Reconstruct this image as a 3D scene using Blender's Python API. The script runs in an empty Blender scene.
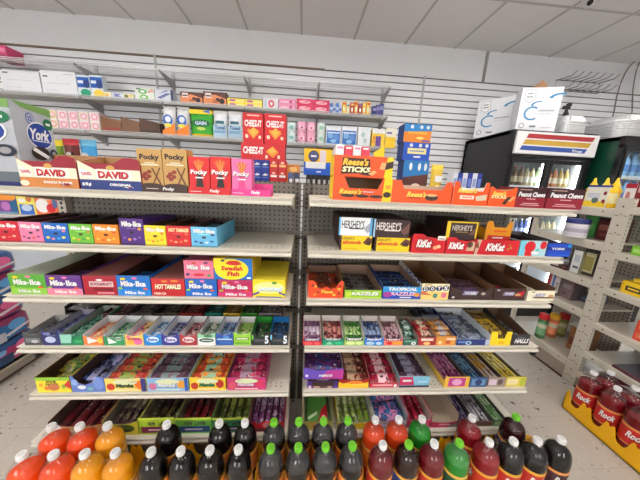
import bpy, math, random
from mathutils import Vector as V3
random.seed(7)
C = bpy.context.scene.collection
PI = math.pi
# ------------------------------------------------------------------ camera frame (also used to read real positions off the photo)
CAMZ = 1.43
FPX, PITCH, ROLL, YAW = 246.26, .2275, .0471, .0729
_cy, _sy, _cp, _sp, _cr, _sr = math.cos(YAW), math.sin(YAW), math.cos(PITCH), math.sin(PITCH), math.cos(ROLL), math.sin(ROLL)
FW = V3((_sy*_cp, _cy*_cp, -_sp)); _R = V3((_cy, -_sy, 0)); _U = _R.cross(FW)
RT = _R*_cr + _U*_sr; UP = -_R*_sr + _U*_cr
CAM = V3((0, 0, CAMZ))

def at(u, v, x=None, y=None, z=None):
    d = FW + RT*((u-320)/FPX) - UP*((v-240)/FPX)
    if x is not None: t = x/d.x
    elif y is not None: t = y/d.y
    else: t = (z-CAMZ)/d.z
    return CAM + d*t

def gx(u, v, y): return at(u, v, y=y).x
def gz(u, v, y): return at(u, v, y=y).z

# ------------------------------------------------------------------ materials
def lin(c):
    c = c/255.0
    return c/12.92 if c <= .04045 else ((c+.055)/1.055)**2.4
MATS = {}
def mat(rgb, rough=.5, metal=0.0, var=.06, scale=40, kind='plain'):
    key = (rgb, rough, metal, var, scale, kind)
    if key in MATS: return MATS[key]
    m = bpy.data.materials.new('surface'); m.use_nodes = True
    nt = m.node_tree; b = nt.nodes['Principled BSDF']
    col = [lin(c) for c in rgb]
    tc = nt.nodes.new('ShaderNodeTexCoord'); no = nt.nodes.new('ShaderNodeTexNoise')
    no.inputs['Scale'].default_value = scale; no.inputs['Detail'].default_value = 3
    nt.links.new(tc.outputs['Object'], no.inputs['Vector'])
    mx = nt.nodes.new('ShaderNodeMix'); mx.data_type = 'RGBA'
    mx.inputs['A'].default_value = [c*(1-var) for c in col]+[1]
    mx.inputs['B'].default_value = [min(1, c*(1+var)) for c in col]+[1]
    nt.links.new(no.outputs['Fac'], mx.inputs['Factor'])
    out = mx.outputs['Result']
    if kind == 'peg':
        # one-inch grid of dark round holes
        se = nt.nodes.new('ShaderNodeSeparateXYZ'); nt.links.new(tc.outputs['Object'], se.inputs[0])
        def cell(sock, ph):
            a = nt.nodes.new('ShaderNodeMath'); a.operation = 'MULTIPLY_ADD'; a.inputs[1].default_value = 1/.0262; a.inputs[2].default_value = ph; nt.links.new(sock, a.inputs[0])
            f = nt.nodes.new('ShaderNodeMath'); f.operation = 'FRACT'; nt.links.new(a.outputs[0], f.inputs[0])
            s = nt.nodes.new('ShaderNodeMath'); s.operation = 'SUBTRACT'; s.inputs[1].default_value = .5; nt.links.new(f.outputs[0], s.inputs[0])
            q = nt.nodes.new('ShaderNodeMath'); q.operation = 'POWER'; q.inputs[1].default_value = 2; nt.links.new(s.outputs[0], q.inputs[0])
            return q.outputs[0]
        hx = nt.nodes.new('ShaderNodeMath'); hx.operation = 'ADD'
        nt.links.new(se.outputs['X'], hx.inputs[0]); nt.links.new(se.outputs['Y'], hx.inputs[1])
        s = nt.nodes.new('ShaderNodeMath'); s.operation = 'ADD'
        nt.links.new(cell(hx.outputs[0], 0), s.inputs[0]); nt.links.new(cell(se.outputs['Z'], .2), s.inputs[1])
        lt = nt.nodes.new('ShaderNodeMath'); lt.operation = 'LESS_THAN'; lt.inputs[1].default_value = .036; nt.links.new(s.outputs[0], lt.inputs[0])
        m2 = nt.nodes.new('ShaderNodeMix'); m2.data_type = 'RGBA'; m2.inputs['B'].default_value = (.012, .011, .01, 1)
        nt.links.new(lt.outputs[0], m2.inputs['Factor']); nt.links.new(out, m2.inputs['A']); out = m2.outputs['Result']
    if kind == 'floor':
        # mottled vinyl tile: fine flecks, a few brown chips, twelve-inch seams
        def rampmix(scale, lo, hi, c, prev, detail=2, w=1):
            n2 = nt.nodes.new('ShaderNodeTexNoise'); n2.inputs['Scale'].default_value = scale; n2.inputs['Detail'].default_value = detail
            nt.links.new(tc.outputs['Object'], n2.inputs['Vector'])
            r = nt.nodes.new('ShaderNodeMapRange'); r.inputs['From Min'].default_value = lo; r.inputs['From Max'].default_value = hi; r.inputs['To Max'].default_value = w
            nt.links.new(n2.outputs['Fac'], r.inputs['Value'])
            k = nt.nodes.new('ShaderNodeMix'); k.data_type = 'RGBA'; k.inputs['B'].default_value = [lin(q) for q in c]+[1]
            nt.links.new(r.outputs['Result'], k.inputs['Factor']); nt.links.new(prev, k.inputs['A']); return k.outputs['Result']
        out = rampmix(55, .60, .74, (214, 207, 200), out, 3, .6)
        out = rampmix(38, .66, .71, (120, 96, 84), out, 2, .8)
        out = rampmix(23, .70, .73, (86, 68, 60), out, 1, .9)
        br = nt.nodes.new('ShaderNodeTexBrick'); br.offset = 0
        br.inputs['Scale'].default_value = 1; br.inputs['Brick Width'].default_value = .305; br.inputs['Row Height'].default_value = .305; br.inputs['Mortar Size'].default_value = .0014
        br.inputs['Mortar'].default_value = (0, 0, 0, 1); br.inputs['Color1'].default_value = (1, 1, 1, 1); br.inputs['Color2'].default_value = (1, 1, 1, 1)
        nt.links.new(tc.outputs['Object'], br.inputs['Vector'])
        m3 = nt.nodes.new('ShaderNodeMix'); m3.data_type = 'RGBA'; m3.inputs['B'].default_value = [lin(150), lin(140), lin(130), 1]
        f3 = nt.nodes.new('ShaderNodeMath'); f3.operation = 'MULTIPLY'; f3.inputs[1].default_value = .55
        nt.links.new(br.outputs['Fac'], f3.inputs[0]); nt.links.new(f3.outputs[0], m3.inputs['Factor']); nt.links.new(out, m3.inputs['A']); out = m3.outputs['Result']
    if kind[0] == 'wrap':
        acc=[lin(c) for c in kind[1]]+[1]
        oi=nt.nodes.new('ShaderNodeObjectInfo'); ad=nt.nodes.new('ShaderNodeVectorMath'); ad.operation='ADD'
        nt.links.new(tc.outputs['Object'],ad.inputs[0]); nt.links.new(oi.outputs['Random'],ad.inputs[1])
        for sc_,lo,hi,c in ((34,.56,.61,acc),(70,.66,.70,(.6,.58,.56,1)),(52,.63,.67,(.03,.025,.03,1))):
            n2=nt.nodes.new('ShaderNodeTexNoise'); n2.inputs['Scale'].default_value=sc_; n2.inputs['Detail'].default_value=1.5; nt.links.new(ad.outputs[0],n2.inputs['Vector'])
            r=nt.nodes.new('ShaderNodeMapRange'); r.inputs['From Min'].default_value=lo; r.inputs['From Max'].default_value=hi; nt.links.new(n2.outputs['Fac'],r.inputs['Value'])
            k=nt.nodes.new('ShaderNodeMix'); k.data_type='RGBA'; k.inputs['B'].default_value=c; nt.links.new(r.outputs['Result'],k.inputs['Factor']); nt.links.new(out,k.inputs['A']); out=k.outputs['Result']
    nt.links.new(out, b.inputs['Base Color'])
    b.inputs['Roughness'].default_value = rough; b.inputs['Metallic'].default_value = metal
    MATS[key] = m; return m

def glassy(tint=(1, 1, 1), haze=0.0, name='clear'):
    key = ('glass', tint, haze)
    if key in MATS: return MATS[key]
    m = bpy.data.materials.new(name); m.use_nodes = True; nt = m.node_tree; nt.nodes.clear()
    o = nt.nodes.new('ShaderNodeOutputMaterial'); t = nt.nodes.new('ShaderNodeBsdfTransparent'); g = nt.nodes.new('ShaderNodeBsdfGlossy')
    t.inputs[0].default_value = (*tint, 1); g.inputs['Roughness'].default_value = .06
    lw = nt.nodes.new('ShaderNodeLayerWeight'); lw.inputs['Blend'].default_value = .5
    pw = nt.nodes.new('ShaderNodeMath'); pw.operation = 'POWER'; pw.inputs[1].default_value = 4; nt.links.new(lw.outputs['Facing'], pw.inputs[0])
    fr = nt.nodes.new('ShaderNodeMath'); fr.operation = 'MULTIPLY_ADD'; fr.inputs[1].default_value = .5; fr.inputs[2].default_value = .045; nt.links.new(pw.outputs[0], fr.inputs[0])
    mx = nt.nodes.new('ShaderNodeMixShader'); nt.links.new(fr.outputs[0], mx.inputs[0]); nt.links.new(t.outputs[0], mx.inputs[1]); nt.links.new(g.outputs[0], mx.inputs[2])
    last = mx
    if haze:
        d = nt.nodes.new('ShaderNodeBsdfDiffuse'); d.inputs[0].default_value = (.75, .75, .77, 1)
        tc = nt.nodes.new('ShaderNodeTexCoord'); no = nt.nodes.new('ShaderNodeTexNoise'); no.inputs['Scale'].default_value = 60
        nt.links.new(tc.outputs['Object'], no.inputs['Vector'])
        mr = nt.nodes.new('ShaderNodeMath'); mr.operation = 'MULTIPLY'; mr.inputs[1].default_value = haze*2; nt.links.new(no.outputs['Fac'], mr.inputs[0])
        m2 = nt.nodes.new('ShaderNodeMixShader'); nt.links.new(mr.outputs[0], m2.inputs[0]); nt.links.new(mx.outputs[0], m2.inputs[1]); nt.links.new(d.outputs[0], m2.inputs[2]); last = m2
    nt.links.new(last.outputs[0], o.inputs[0]); MATS[key] = m; return m

def glow(rgb, power):
    key = ('glow', rgb, power)
    if key in MATS: return MATS[key]
    m = bpy.data.materials.new('lamp glow'); m.use_nodes = True; b = m.node_tree.nodes['Principled BSDF']
    b.inputs['Base Color'].default_value = (.8, .8, .8, 1); b.inputs['Emission Color'].default_value = [lin(c) for c in rgb]+[1]; b.inputs['Emission Strength'].default_value = power
    MATS[key] = m; return m

# colours
WHT=(240,240,240); BLK=(22,20,20); BRN=(132,94,62); KRAFT=(176,130,84); RED=(205,24,34); DRED=(140,16,36); ORG=(238,84,22); YEL=(248,210,20); BLU=(24,84,180)
NAVY=(26,34,96); LBLU=(90,180,232); GRN=(40,150,60); LIME=(150,200,50); PNK=(236,120,170); MAG=(196,30,100); PUR=(84,42,130); DBR=(58,34,30); CRM=(238,230,205)
GRY=(150,150,152); TEAL=(20,130,120); GOLD=(206,160,80); STEEL=(190,192,194)
SHELF=(218,211,198); UPR=(100,92,82); PEG=(122,115,106)

def asm(c, **k): return c if isinstance(c, bpy.types.Material) else mat(c, **k)

# ------------------------------------------------------------------ mesh builder
_TXT = {}
def text_geo(s, shear=0.0, bold=.045):
    k = (s, shear, bold)
    if k in _TXT: return _TXT[k]
    cu = bpy.data.curves.new('lettering', 'FONT'); cu.body = s; cu.shear = shear; cu.offset = bold; cu.resolution_u = 2; cu.fill_mode = 'FRONT'
    ob = bpy.data.objects.new('lettering', cu); me = ob.to_mesh()
    vs = [(p.co.x, p.co.y) for p in me.vertices]; fs = [tuple(p.vertices) for p in me.polygons]
    x0 = min(p[0] for p in vs); x1 = max(p[0] for p in vs); y0 = min(p[1] for p in vs); y1 = max(p[1] for p in vs)
    r = ([((a-x0)/(x1-x0), (b-y0)/(y1-y0)) for a, b in vs], fs)
    ob.to_mesh_clear(); bpy.data.objects.remove(ob); bpy.data.curves.remove(cu)
    _TXT[k] = r; return r

class MB:
    def __init__(self): self.v=[]; self.f=[]; self.m=[]; self.s=[]; self.mats=[]
    def mi(self, c):
        m = asm(c)
        if m not in self.mats: self.mats.append(m)
        return self.mats.index(m)
    def face(self, pts, c, smooth=False):
        n = len(self.v); self.v += [tuple(p) for p in pts]; self.f.append(tuple(range(n, n+len(pts)))); self.m.append(self.mi(c)); self.s.append(smooth)
    def geo(self, vs, fs, c, smooth=False):
        n = len(self.v); self.v += [tuple(p) for p in vs]; i = self.mi(c)
        for f in fs: self.f.append(tuple(q+n for q in f)); self.m.append(i); self.s.append(smooth)
    def box(self, x0, x1, y0, y1, z0, z1, c, front=None, top=None):
        vs = [(x0,y0,z0),(x1,y0,z0),(x1,y1,z0),(x0,y1,z0),(x0,y0,z1),(x1,y0,z1),(x1,y1,z1),(x0,y1,z1)]
        self.geo(vs, [(3,2,1,0),(1,2,6,5),(2,3,7,6),(3,0,4,7)], c)
        self.geo(vs, [(0,1,5,4)], front or c); self.geo(vs, [(4,5,6,7)], top or c)
    def bev(self, x0, x1, y0, y1, z0, z1, b, c):
        # box with chamfered edges
        vs=[]; fs=[]
        for z, i in ((z0, b), (z0+b, 0), (z1-b, 0), (z1, b)):
            vs += [(x0+i+b,y0+i,z),(x1-i-b,y0+i,z),(x1-i,y0+i+b,z),(x1-i,y1-i-b,z),(x1-i-b,y1-i,z),(x0+i+b,y1-i,z),(x0+i,y1-i-b,z),(x0+i,y0+i+b,z)]
        for k in range(3):
            for j in range(8): a=k*8+j; q=k*8+(j+1)%8; fs.append((a,q,q+8,a+8))
        fs += [tuple(range(7,-1,-1)), tuple(range(24,32))]
        self.geo(vs, fs, c)
    def prism(self, poly, O, U, V, T, cf, co=None):
        # polygon in the U,V plane at O, extruded by vector T (away from the viewer); cf front, co the rest
        O, U, V, T = V3(O), V3(U), V3(V), V3(T); co = co or cf
        a = [O+U*p[0]+V*p[1] for p in poly]; b = [p+T for p in a]; n = len(a)
        self.face(a, cf); self.face(b[::-1], co)
        for i in range(n): j=(i+1)%n; self.face([a[j], a[i], b[i], b[j]], co)
    def lathe(self, prof, cx, cy, z0, c, n=20, smooth=True, axis=None):
        vs=[]; fs=[]
        for r, z in prof:
            for k in range(n): t=2*PI*k/n; vs.append((cx+r*math.cos(t), cy+r*math.sin(t), z0+z))
        for i in range(len(prof)-1):
            for k in range(n): a=i*n+k; q=i*n+(k+1)%n; fs.append((a,q,q+n,a+n))
        self.geo(vs, fs, c, smooth)
        if prof[0][0] > 1e-4: self.geo(vs[:n], [tuple(range(n-1,-1,-1))], c)
        if prof[-1][0] > 1e-4: self.geo(vs[-n:], [tuple(range(n))], c)
    def tube(self, pts, r, c, n=6):
        pts=[V3(p) for p in pts]; vs=[]; fs=[]
        for i,p in enumerate(pts):
            d=(pts[min(i+1,len(pts)-1)]-pts[max(i-1,0)]).normalized(); a=d.cross(V3((0,0,1)))
            if a.length<.05: a=d.cross(V3((1,0,0)))
            a.normalize(); b=d.cross(a)
            for k in range(n): t=2*PI*k/n; vs.append(p+a*(r*math.cos(t))+b*(r*math.sin(t)))
        for i in range(len(pts)-1):
            for k in range(n): q=i*n+k; w=i*n+(k+1)%n; fs.append((q,w,w+n,q+n))
        fs += [tuple(range(n-1,-1,-1)), tuple(range(len(vs)-n,len(vs)))]
        self.geo(vs, fs, c, n>4)
    def print(self, O, U, V, N, W, H, items, off=.0006):
        # printed graphics on a flat face: O its lower corner, U/V its axes, N outward
        O,U,V,N = V3(O),V3(U).normalized(),V3(V).normalized(),V3(N).normalized()
        for k, it in enumerate(items):
            P = lambda a, b: O+U*(a*W)+V*(b*H)+N*(off*(1+.45*k))
            if it[0]=='r': _,a,b,c,d,col=it; self.face([P(a,b),P(c,b),P(c,d),P(a,d)], col)
            elif it[0]=='e':
                _,a,b,ra,rb,col=it; self.face([P(a+ra*math.cos(2*PI*i/18), b+rb*math.sin(2*PI*i/18)) for i in range(18)], col)
            elif it[0]=='p': self.face([P(a,b) for a,b in it[1]], it[2])
            elif it[0]=='t':
                s,a,b,w,h,col = it[1:7]; sh = it[7] if len(it)>7 else 0.0
                vs, fs = text_geo(s, sh, it[8] if len(it)>8 else .045)
                self.geo([P(a+(x-.5)*w, b+(y-.5)*h) for x,y in vs], fs, col)
    def build(self, name, parent=None, org=(0,0,0), loc=None):
        o3=V3(org); me=bpy.data.meshes.new(name); me.from_pydata([V3(p)-o3 for p in self.v], [], self.f)
        for m in self.mats: me.materials.append(m)
        me.polygons.foreach_set('material_index', self.m); me.polygons.foreach_set('use_smooth', self.s); me.update()
        ob=bpy.data.objects.new(name, me); C.objects.link(ob)
        if parent: ob.parent=parent
        else: ob.location=o3 if loc is None else loc
        return ob

def tag(o, label, cat, group=None, kind=None):
    o['label']=label; o['category']=cat
    n=len(label.split())
    if not 4 <= n <= 16: print('LABEL LENGTH', n, label)
    if group: o['group']=group
    if kind: o['kind']=kind
    return o
def thing(name, loc, label, cat, group=None):
    o=bpy.data.objects.new(name, None); o.empty_display_size=.03; C.objects.link(o); o.location=loc
    return tag(o, label, cat, group)
def struct(mb, name):
    o=mb.build(name); o['kind']='structure'; return o

FX=(1,0,0); FZ=(0,0,1); FN=(0,-1,0)

# ================================================================== THE ROOM
WALLY=3.3; CEIL=3.08
b=MB(); b.face([(-6.5,-4,0),(6.5,-4,0),(6.5,WALLY+.1,0),(-6.5,WALLY+.1,0)], mat((186,178,168),.33,0,.05,14,'floor')); struct(b,'floor')
b=MB(); CE=mat((240,237,236),.9,0,.07,90)
b.face([(-6.5,WALLY+.1,CEIL),(6.5,WALLY+.1,CEIL),(6.5,-4,CEIL),(-6.5,-4,CEIL)], CE); struct(b,'ceiling')
b=MB(); TB=mat((200,197,196),.5)
for k in range(-9,11): x=-.08+.61*k; b.box(x-.011,x+.011,-4,WALLY,CEIL-.006,CEIL-.0005,TB)
for k in range(6): y=-3.6+1.22*k; b.box(-6.5,6.5,y-.011,y+.011,CEIL-.0055,CEIL-.0004,TB)
struct(b,'trim_1')
SL=mat((240,241,244),.42,0,.03,6)
b=MB(); WP=mat((236,236,238),.75,0,.03,5)
b.box(-6.5,6.5,WALLY,WALLY+.1,0,CEIL,WP)
step=.0733; top=CAMZ+1.300
z=top; GR=mat((64,60,58),.6)
b.box(-6.5,4.6,WALLY-.006,WALLY-.0005,.55,top+.01,GR)
while z>.62:
    b.box(-6.5,4.6,WALLY-.019,WALLY-.006,z-step+.0045,z-.0075,SL); z-=step
b.box(-6.5,4.6,WALLY-.019,WALLY-.0005,.1,z-.004,mat((214,222,232),.5,0,.03,6))
struct(b,'wall_back')
b=MB()
b.box(-6.5,.2,WALLY-.024,WALLY-.0005,top-.002,top+.014,mat((120,100,86),.5)); struct(b,'trim_2')
b=MB(); ST=mat((190,190,192),.4)
for x in (-1.72,1.42): b.box(x-.012,x+.012,WALLY-.026,WALLY-.0195,.1,top+.02,ST)
b.box(2.16,2.185,WALLY-.02,WALLY-.0005,top+.0,CEIL-.01,mat((150,148,146),.5)); struct(b,'trim_3')
b=MB(); b.box(-6.5,6.5,WALLY-.03,WALLY-.02,0,.1,mat((120,112,104),.5)); struct(b,'baseboard_back')
b=MB(); b.box(-6.6,-6.5,-4,WALLY+.1,0,CEIL,WP); struct(b,'wall_left')
b=MB(); b.box(6.5,6.6,-4,WALLY+.1,0,CEIL,WP); struct(b,'wall_right')
b=MB(); b.box(-6.6,6.6,-4.1,-4,0,.7,WP); b.box(-6.6,6.6,-4.1,-4,2.55,CEIL,WP); b.box(-6.6,-3.6,-4.1,-4,.7,2.55,WP); b.box(-1.4,.9,-4.1,-4,.7,2.55,WP); b.box(2.2,6.6,-4.1,-4,.7,2.55,WP); struct(b,'wall_front')
for n,(xa,xb,nm) in enumerate(((-3.6,-1.4,2),(.9,2.2,2))):
    b=MB(); AL=mat((110,112,116),.35,.6)
    for x in (xa,(xa+xb)/2-.025,xb-.05): b.box(x,x+.05,-4.08,-4.02,.7,2.55,AL)
    for zz in (.7,2.5): b.box(xa,xb,-4.08,-4.02,zz,zz+.05,AL)
    b.face([(xa,-4.05,.7),(xb,-4.05,.7),(xb,-4.05,2.55),(xa,-4.05,2.55)],glassy((.95,.97,.97)))
    struct(b,f'window_{n+1}')

# ceiling troffers over the aisles (outside the frame, where the shop has its lamps)
LAMPS=[(x,y) for y in (-1.7,.2,1.95) for x in (-4.2,-2.1,0,2.1,4.2)]
for i,(x,y) in enumerate(LAMPS):
    row=('the front aisle','the middle aisle','the gondola aisle')[(-1.7,.2,1.95).index(y)]
    t=thing('ceiling_light',(x,y,CEIL-.08),'fluorescent ceiling light in a white frame above '+row,'light',group='ceiling lights above '+row)
    m=MB(); m.box(x-.62,x+.62,y-.16,y-.13,CEIL-.08,CEIL-.007,WHT); m.box(x-.62,x+.62,y+.13,y+.16,CEIL-.08,CEIL-.007,WHT); m.box(x-.62,x-.59,y-.13,y+.13,CEIL-.08,CEIL-.007,WHT); m.box(x+.59,x+.62,y-.13,y+.13,CEIL-.08,CEIL-.007,WHT); m.box(x-.59,x+.59,y-.13,y+.13,CEIL-.03,CEIL-.007,WHT)
    m.build('frame',t,t.location)
    
    m=MB(); m.box(x-.59,x+.59,y-.13,y+.13,CEIL-.05,CEIL-.04,glow((255,250,244),19.0)); m.build('diffuser',t,t.location)

# ================================================================== THE CANDY GONDOLAS
LIPY=1.045; BACKY=1.42
STOP=[1.363,1.138,.907,.657,.401,.172]     # shelf tops
BAY=[(-1.257,-.047),(.026,1.236)]
def shelf_mesh(x0,x1,zt,y0,y1,lip=.031):
    m=MB(); S=mat(SHELF,.4,0,.03,20)
    m.box(x0,x1,y0+.012,y1,zt-.012,zt,S)
    # front lip: upper recess and rounded bright bead below
    pr=[(-.002,0),(-.004,-.002),(-.002,-.004),(.0095,-.0045),(.0095,-.0145),(-.004,-.0155),(-.008,-.019),(-.009,-.024),(-.006,-.0305),(.012,-.031),(.012,0)]
    vs=[];n=len(pr)
    for x in (x0,x1): vs+=[(x,y0+a,zt+c) for a,c in pr]
    fs=[(i,(i+1)%n,(i+1)%n+n,i+n) for i in range(n)]+[tuple(range(n-1,-1,-1)),tuple(range(n,2*n))]
    m.geo(vs,fs,S)
    # rows of small punched holes behind the front edge
    k=int((x1-x0)/.0254)
    for r in range(2):
        for i in range(1,k): m.face([(x0+i*.0254+a,y0+.03+r*.022+c,zt+.0004) for a,c in ((-.003,-.003),(.003,-.003),(.003,.003),(-.003,.003))],(70,64,58))
    return m
for gi,(x0,x1) in enumerate(BAY):
    t=thing('gondola_shelving',((x0+x1)/2,1.24,0),('beige gondola shelving loaded with boxed candy, seed boxes and gum, nearer the grey cookie carton','beige gondola shelving loaded with chocolate boxes, nearer the coolers')[gi],'shelf',group='candy gondolas')
    o=t.location
    for xc in (x0-.012 if gi==0 else x0-.012, x1+.012):
        m=MB(); m.box(xc-.019,xc+.019,BACKY-.035,BACKY+.03,.0,1.428,mat(UPR if abs(xc)<.1 else (206,198,186),.45))
        zz=.2
        while zz<1.42:
            m.box(xc-.005,xc+.005,BACKY-.0362,BACKY-.0352,zz-.009,zz+.006,BLK); zz+=.0254
        m.build('upright',t,o)
    m=MB(); m.box(x0+.008,x1-.008,BACKY,BACKY+.012,.14,1.426,mat(PEG,.55,0,.05,20,'peg')); m.build('back_panel',t,o)
    for k,zt in enumerate(STOP):
        y0=1.005 if k==5 else LIPY
        s=shelf_mesh(x0,x1,zt,y0,BACKY-.002).build('shelf',t,o)
        for xb in (x0+.002,x1-.007):
            m=MB(); m.prism([(y0+.03,zt-.032),(BACKY-.04,zt-.085),(BACKY-.04,zt-.0125),(y0+.03,zt-.0125)],(xb,0,0),(0,1,0),(0,0,1),(.005,0,0),SHELF); m.build('bracket',s,o)
        if k not in (0,5):
            xa,xb=(x0-.02,-.0115) if gi==0 else (-.0095,x1+.02)
            m=MB(); m.box(xa,xb,BACKY-.013,BACKY-.0015,zt-.030,zt-.0125,mat(UPR,.45)); m.box(xa if gi==1 else x1-.04,x0+.04 if gi==1 else xb,BACKY-.050,BACKY-.044,zt+.0005,zt+.024,mat(UPR,.45)); m.build('rear_rail',t,o)
    m=MB(); m.box(x0,x1,1.03,1.042,.002,.138,mat((150,142,132),.5)); m.build('kick_plate',t,o)
    m=MB(); m.box(x0,x1,BACKY+.032,1.86,1.351,1.363,mat(SHELF,.4)); m.box(x0,x1,1.86,1.872,1.333,1.363,mat(SHELF,.4)); m.build('rear_shelf',t,o)
    m=MB(); m.box(x0,x1,BACKY+.032,1.86,.0,.15,mat(SHELF,.4)); m.build('rear_base',t,o)
    xe=x0-.004 if gi==0 else x1+.004
    m=MB(); xq=xe+(.048 if gi==0 else .008)
    m.lathe([(.004,-.026),(.013,-.02),(.017,0),(.013,.016),(.004,.02)],xq,LIPY+.03,STOP[3]-.05,BLK,12); m.tube([(xq,LIPY+.03,STOP[3]-.034),(xe,LIPY+.03,STOP[3]-.016)],.005,WHT); q=m.build('bumper',t,o); q['label']='black rounded bumper under the shelf end'

# ------------------------------------------------------------------ cartons and trays
def carton(name,label,cat,u0,u1,vt,vb,zs,col,items=(),Y=1.06,D=.12,group=None,top=None,side=None,side_items=None,zt=None,dx=0):
    vm=vb if zt is not None else (vt+vb)/2
    x0=gx(u0,vm,Y); x1=gx(u1,vm,Y)-.001; um=(u0+u1)/2
    h=(gz(um,vt,Y) if zt is None else zt)-zs
    m=MB(); m.box(x0,x1,Y,Y+D,zs,zs+h,side or col,front=col,top=top or side or col)
    m.print((x0,Y,zs),FX,FZ,FN,x1-x0,h,items)
    if side_items: m.print((x1,Y,zs),(0,1,0),FZ,(1,0,0),D,h,side_items)
    return tag(m.build(name,None,((x0+x1)/2,Y+D/2,zs)),label,cat,group), (x0,x1,zs+h)

FLAT=[(0,0),(1,0),(1,1),(0,1)]
EARS=[(0,0),(1,0),(1,1),(.9,1),(.8,.62),(.55,.58),(.5,.66),(.45,.58),(.2,.62),(.1,1),(0,1)]
NOTCH=[(0,0),(1,0),(1,1),(.9,1),(.84,.62),(.2,.62),(.14,1),(0,1)]
DIP=[(0,0),(1,0),(1,1),(.8,.86),(.5,.8),(.2,.86),(0,1)]
WAVE=[(0,0),(1,0),(1,1),(.93,1),(.8,.88),(.5,.8),(.2,.88),(.07,1),(0,1)]
def tray(name,label,cat,u0,u1,vt,vb,zs,Y0,Y1,hb,cout,cin,items=(),prof=FLAT,group=None,hs=None,side_items=None,pl=None,cfront=None):
    vm=(vt+vb)/2; x0=gx(u0,vm,Y0); x1=gx(u1,vm,Y0)-.0015; W=x1-x0
    h=gz((u0+u1)/2,vt,Y0)-zs; hs=h if hs is None else hs
    t=thing(name,((x0+x1)/2,(Y0+Y1)/2,zs),label,cat,group); o=t.location
    m=MB(); m.box(x0,x1,Y0,Y1,zs,zs+.002,cin)
    sp=[(Y0,zs),(Y1,zs),(Y1,zs+hb),(Y0,zs+hs)]
    for xs,dx in ((x0,1),(x1,-1)):
        m.prism(sp,(xs,0,0),(0,1,0),(0,0,1),(dx*.0008,0,0),cout); m.prism(sp,(xs+dx*.0009,0,0),(0,1,0),(0,0,1),(dx*.0018,0,0),cin)
    m.box(x0,x1,Y1-.0025,Y1,zs,zs+hb,cin)
    if side_items: m.print((x0,Y1,zs),(0,-1,0),FZ,(-1,0,0),Y1-Y0,hb,side_items,.0003)
    m.build('tray_body',t,o)
    m=MB(); m.prism([(p[0]*W,p[1]*h) for p in prof],(x0,Y0-.002,zs),FX,FZ,(0,.002,0),cfront or cout,cin)
    m.print((x0,Y0-.002,zs),FX,FZ,FN,W,h,items)
    q=m.build('front_panel',t,o)
    if pl: q['label']=pl
    return dict(x0=x0+.004,x1=x1-.004,y0=Y0+.002,y1=Y1-.004,z=zs+.002,h=h,hb=hb)

# flow-wrapped packs (bars, pouches, sticks): lofted pillow with crimped ends, printed stripe in the middle
_PK={}
def pack_mesh(L,W,T,col,acc,dark=None):
    k=(round(L,3),round(W,3),round(T,3),col,acc,dark)
    if k in _PK: return _PK[k]
    wc=mat(col,.3,0,.1,40,('wrap',acc)); wa=mat(acc,.3,0,.1,40,('wrap',col)); wd=mat(dark,.3,0,.1,40,('wrap',col)) if dark else None
    m=MB(); secs=[(-.5,.9,.06),(-.44,.86,.1),(-.38,.94,.75),(-.22,1,1),(-.2,1,1),(.2,1,1),(.22,1,1),(.38,.94,.75),(.44,.86,.1),(.5,.9,.06)]
    n=8; pts=[]
    for s,w,t in secs:
        for j in range(n):
            a=2*PI*(j+.5)/n; ca,sa=math.cos(a),math.sin(a)
            pts.append((s*L, W/2*w*math.copysign(abs(ca)**.6,ca), T/2+T/2*t*math.copysign(abs(sa)**.8,sa)))
    for i in range(len(secs)-1):
        c=wa if i==4 else (wd if dark and i in (0,1,2,6,7,8) else wc)
        m.geo(pts[i*n:(i+2)*n],[(j,(j+1)%n,(j+1)%n+n,j+n) for j in range(n)],c,True)
    m.face(pts[:n][::-1],col); m.face(pts[-n:],col)
    ob=m.build('pack'); me=ob.data; bpy.data.objects.remove(ob)
    _PK[k]=me; return me
def put(me,name,loc,rot,label,cat,group):
    o=bpy.data.objects.new(name,me); C.objects.link(o); o.location=loc; o.rotation_euler=rot
    return tag(o,label,cat,group)
def fill_bars(T,n,name,label,group,col,acc,th=.014,lift=.0,tilt=.45,cat='candy',dark=None,w=None,rows=1,fr=1.0):
    # bars lying across the tray, one behind the other, leaning back
    L=T['x1']-T['x0']; dy=(T['y1']-T['y0'])/n; W=w or dy*1.05
    for r in range(rows):
        me=pack_mesh(L/rows*.98,W,th,col,acc,dark)
        for i in range(int(math.ceil(n*fr))):
            y=T['y0']+dy*(i+.5); put(me,name,(T['x0']+L*(r+.5)/rows,y,T['z']+lift+W/2*math.sin(tilt)+.001),(tilt,0,random.uniform(-.03,.03)),label,cat,group)
def fill_sticks(T,n,name,label,group,col,acc,th=.012,lift=.0,tilt=.0,cat='candy',layers=1,frac=1.0,dark=None,gapw=.95):
    # long packs running from front to back
    w=(T['x1']-T['x0'])/n; L=(T['y1']-T['y0'])*frac; me=pack_mesh(L*.97/max(.5,math.cos(tilt)),w*gapw,th,col,acc,dark)
    for k in range(layers):
        for i in range(n):
            put(me,name,(T['x0']+w*(i+.5),(T['y1']+T['y0'])/2+(1-frac)*L*.3,T['z']+lift+k*th+L/2*math.sin(tilt)),(random.uniform(-.08,.08),-tilt,PI/2),label,cat,group)
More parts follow.
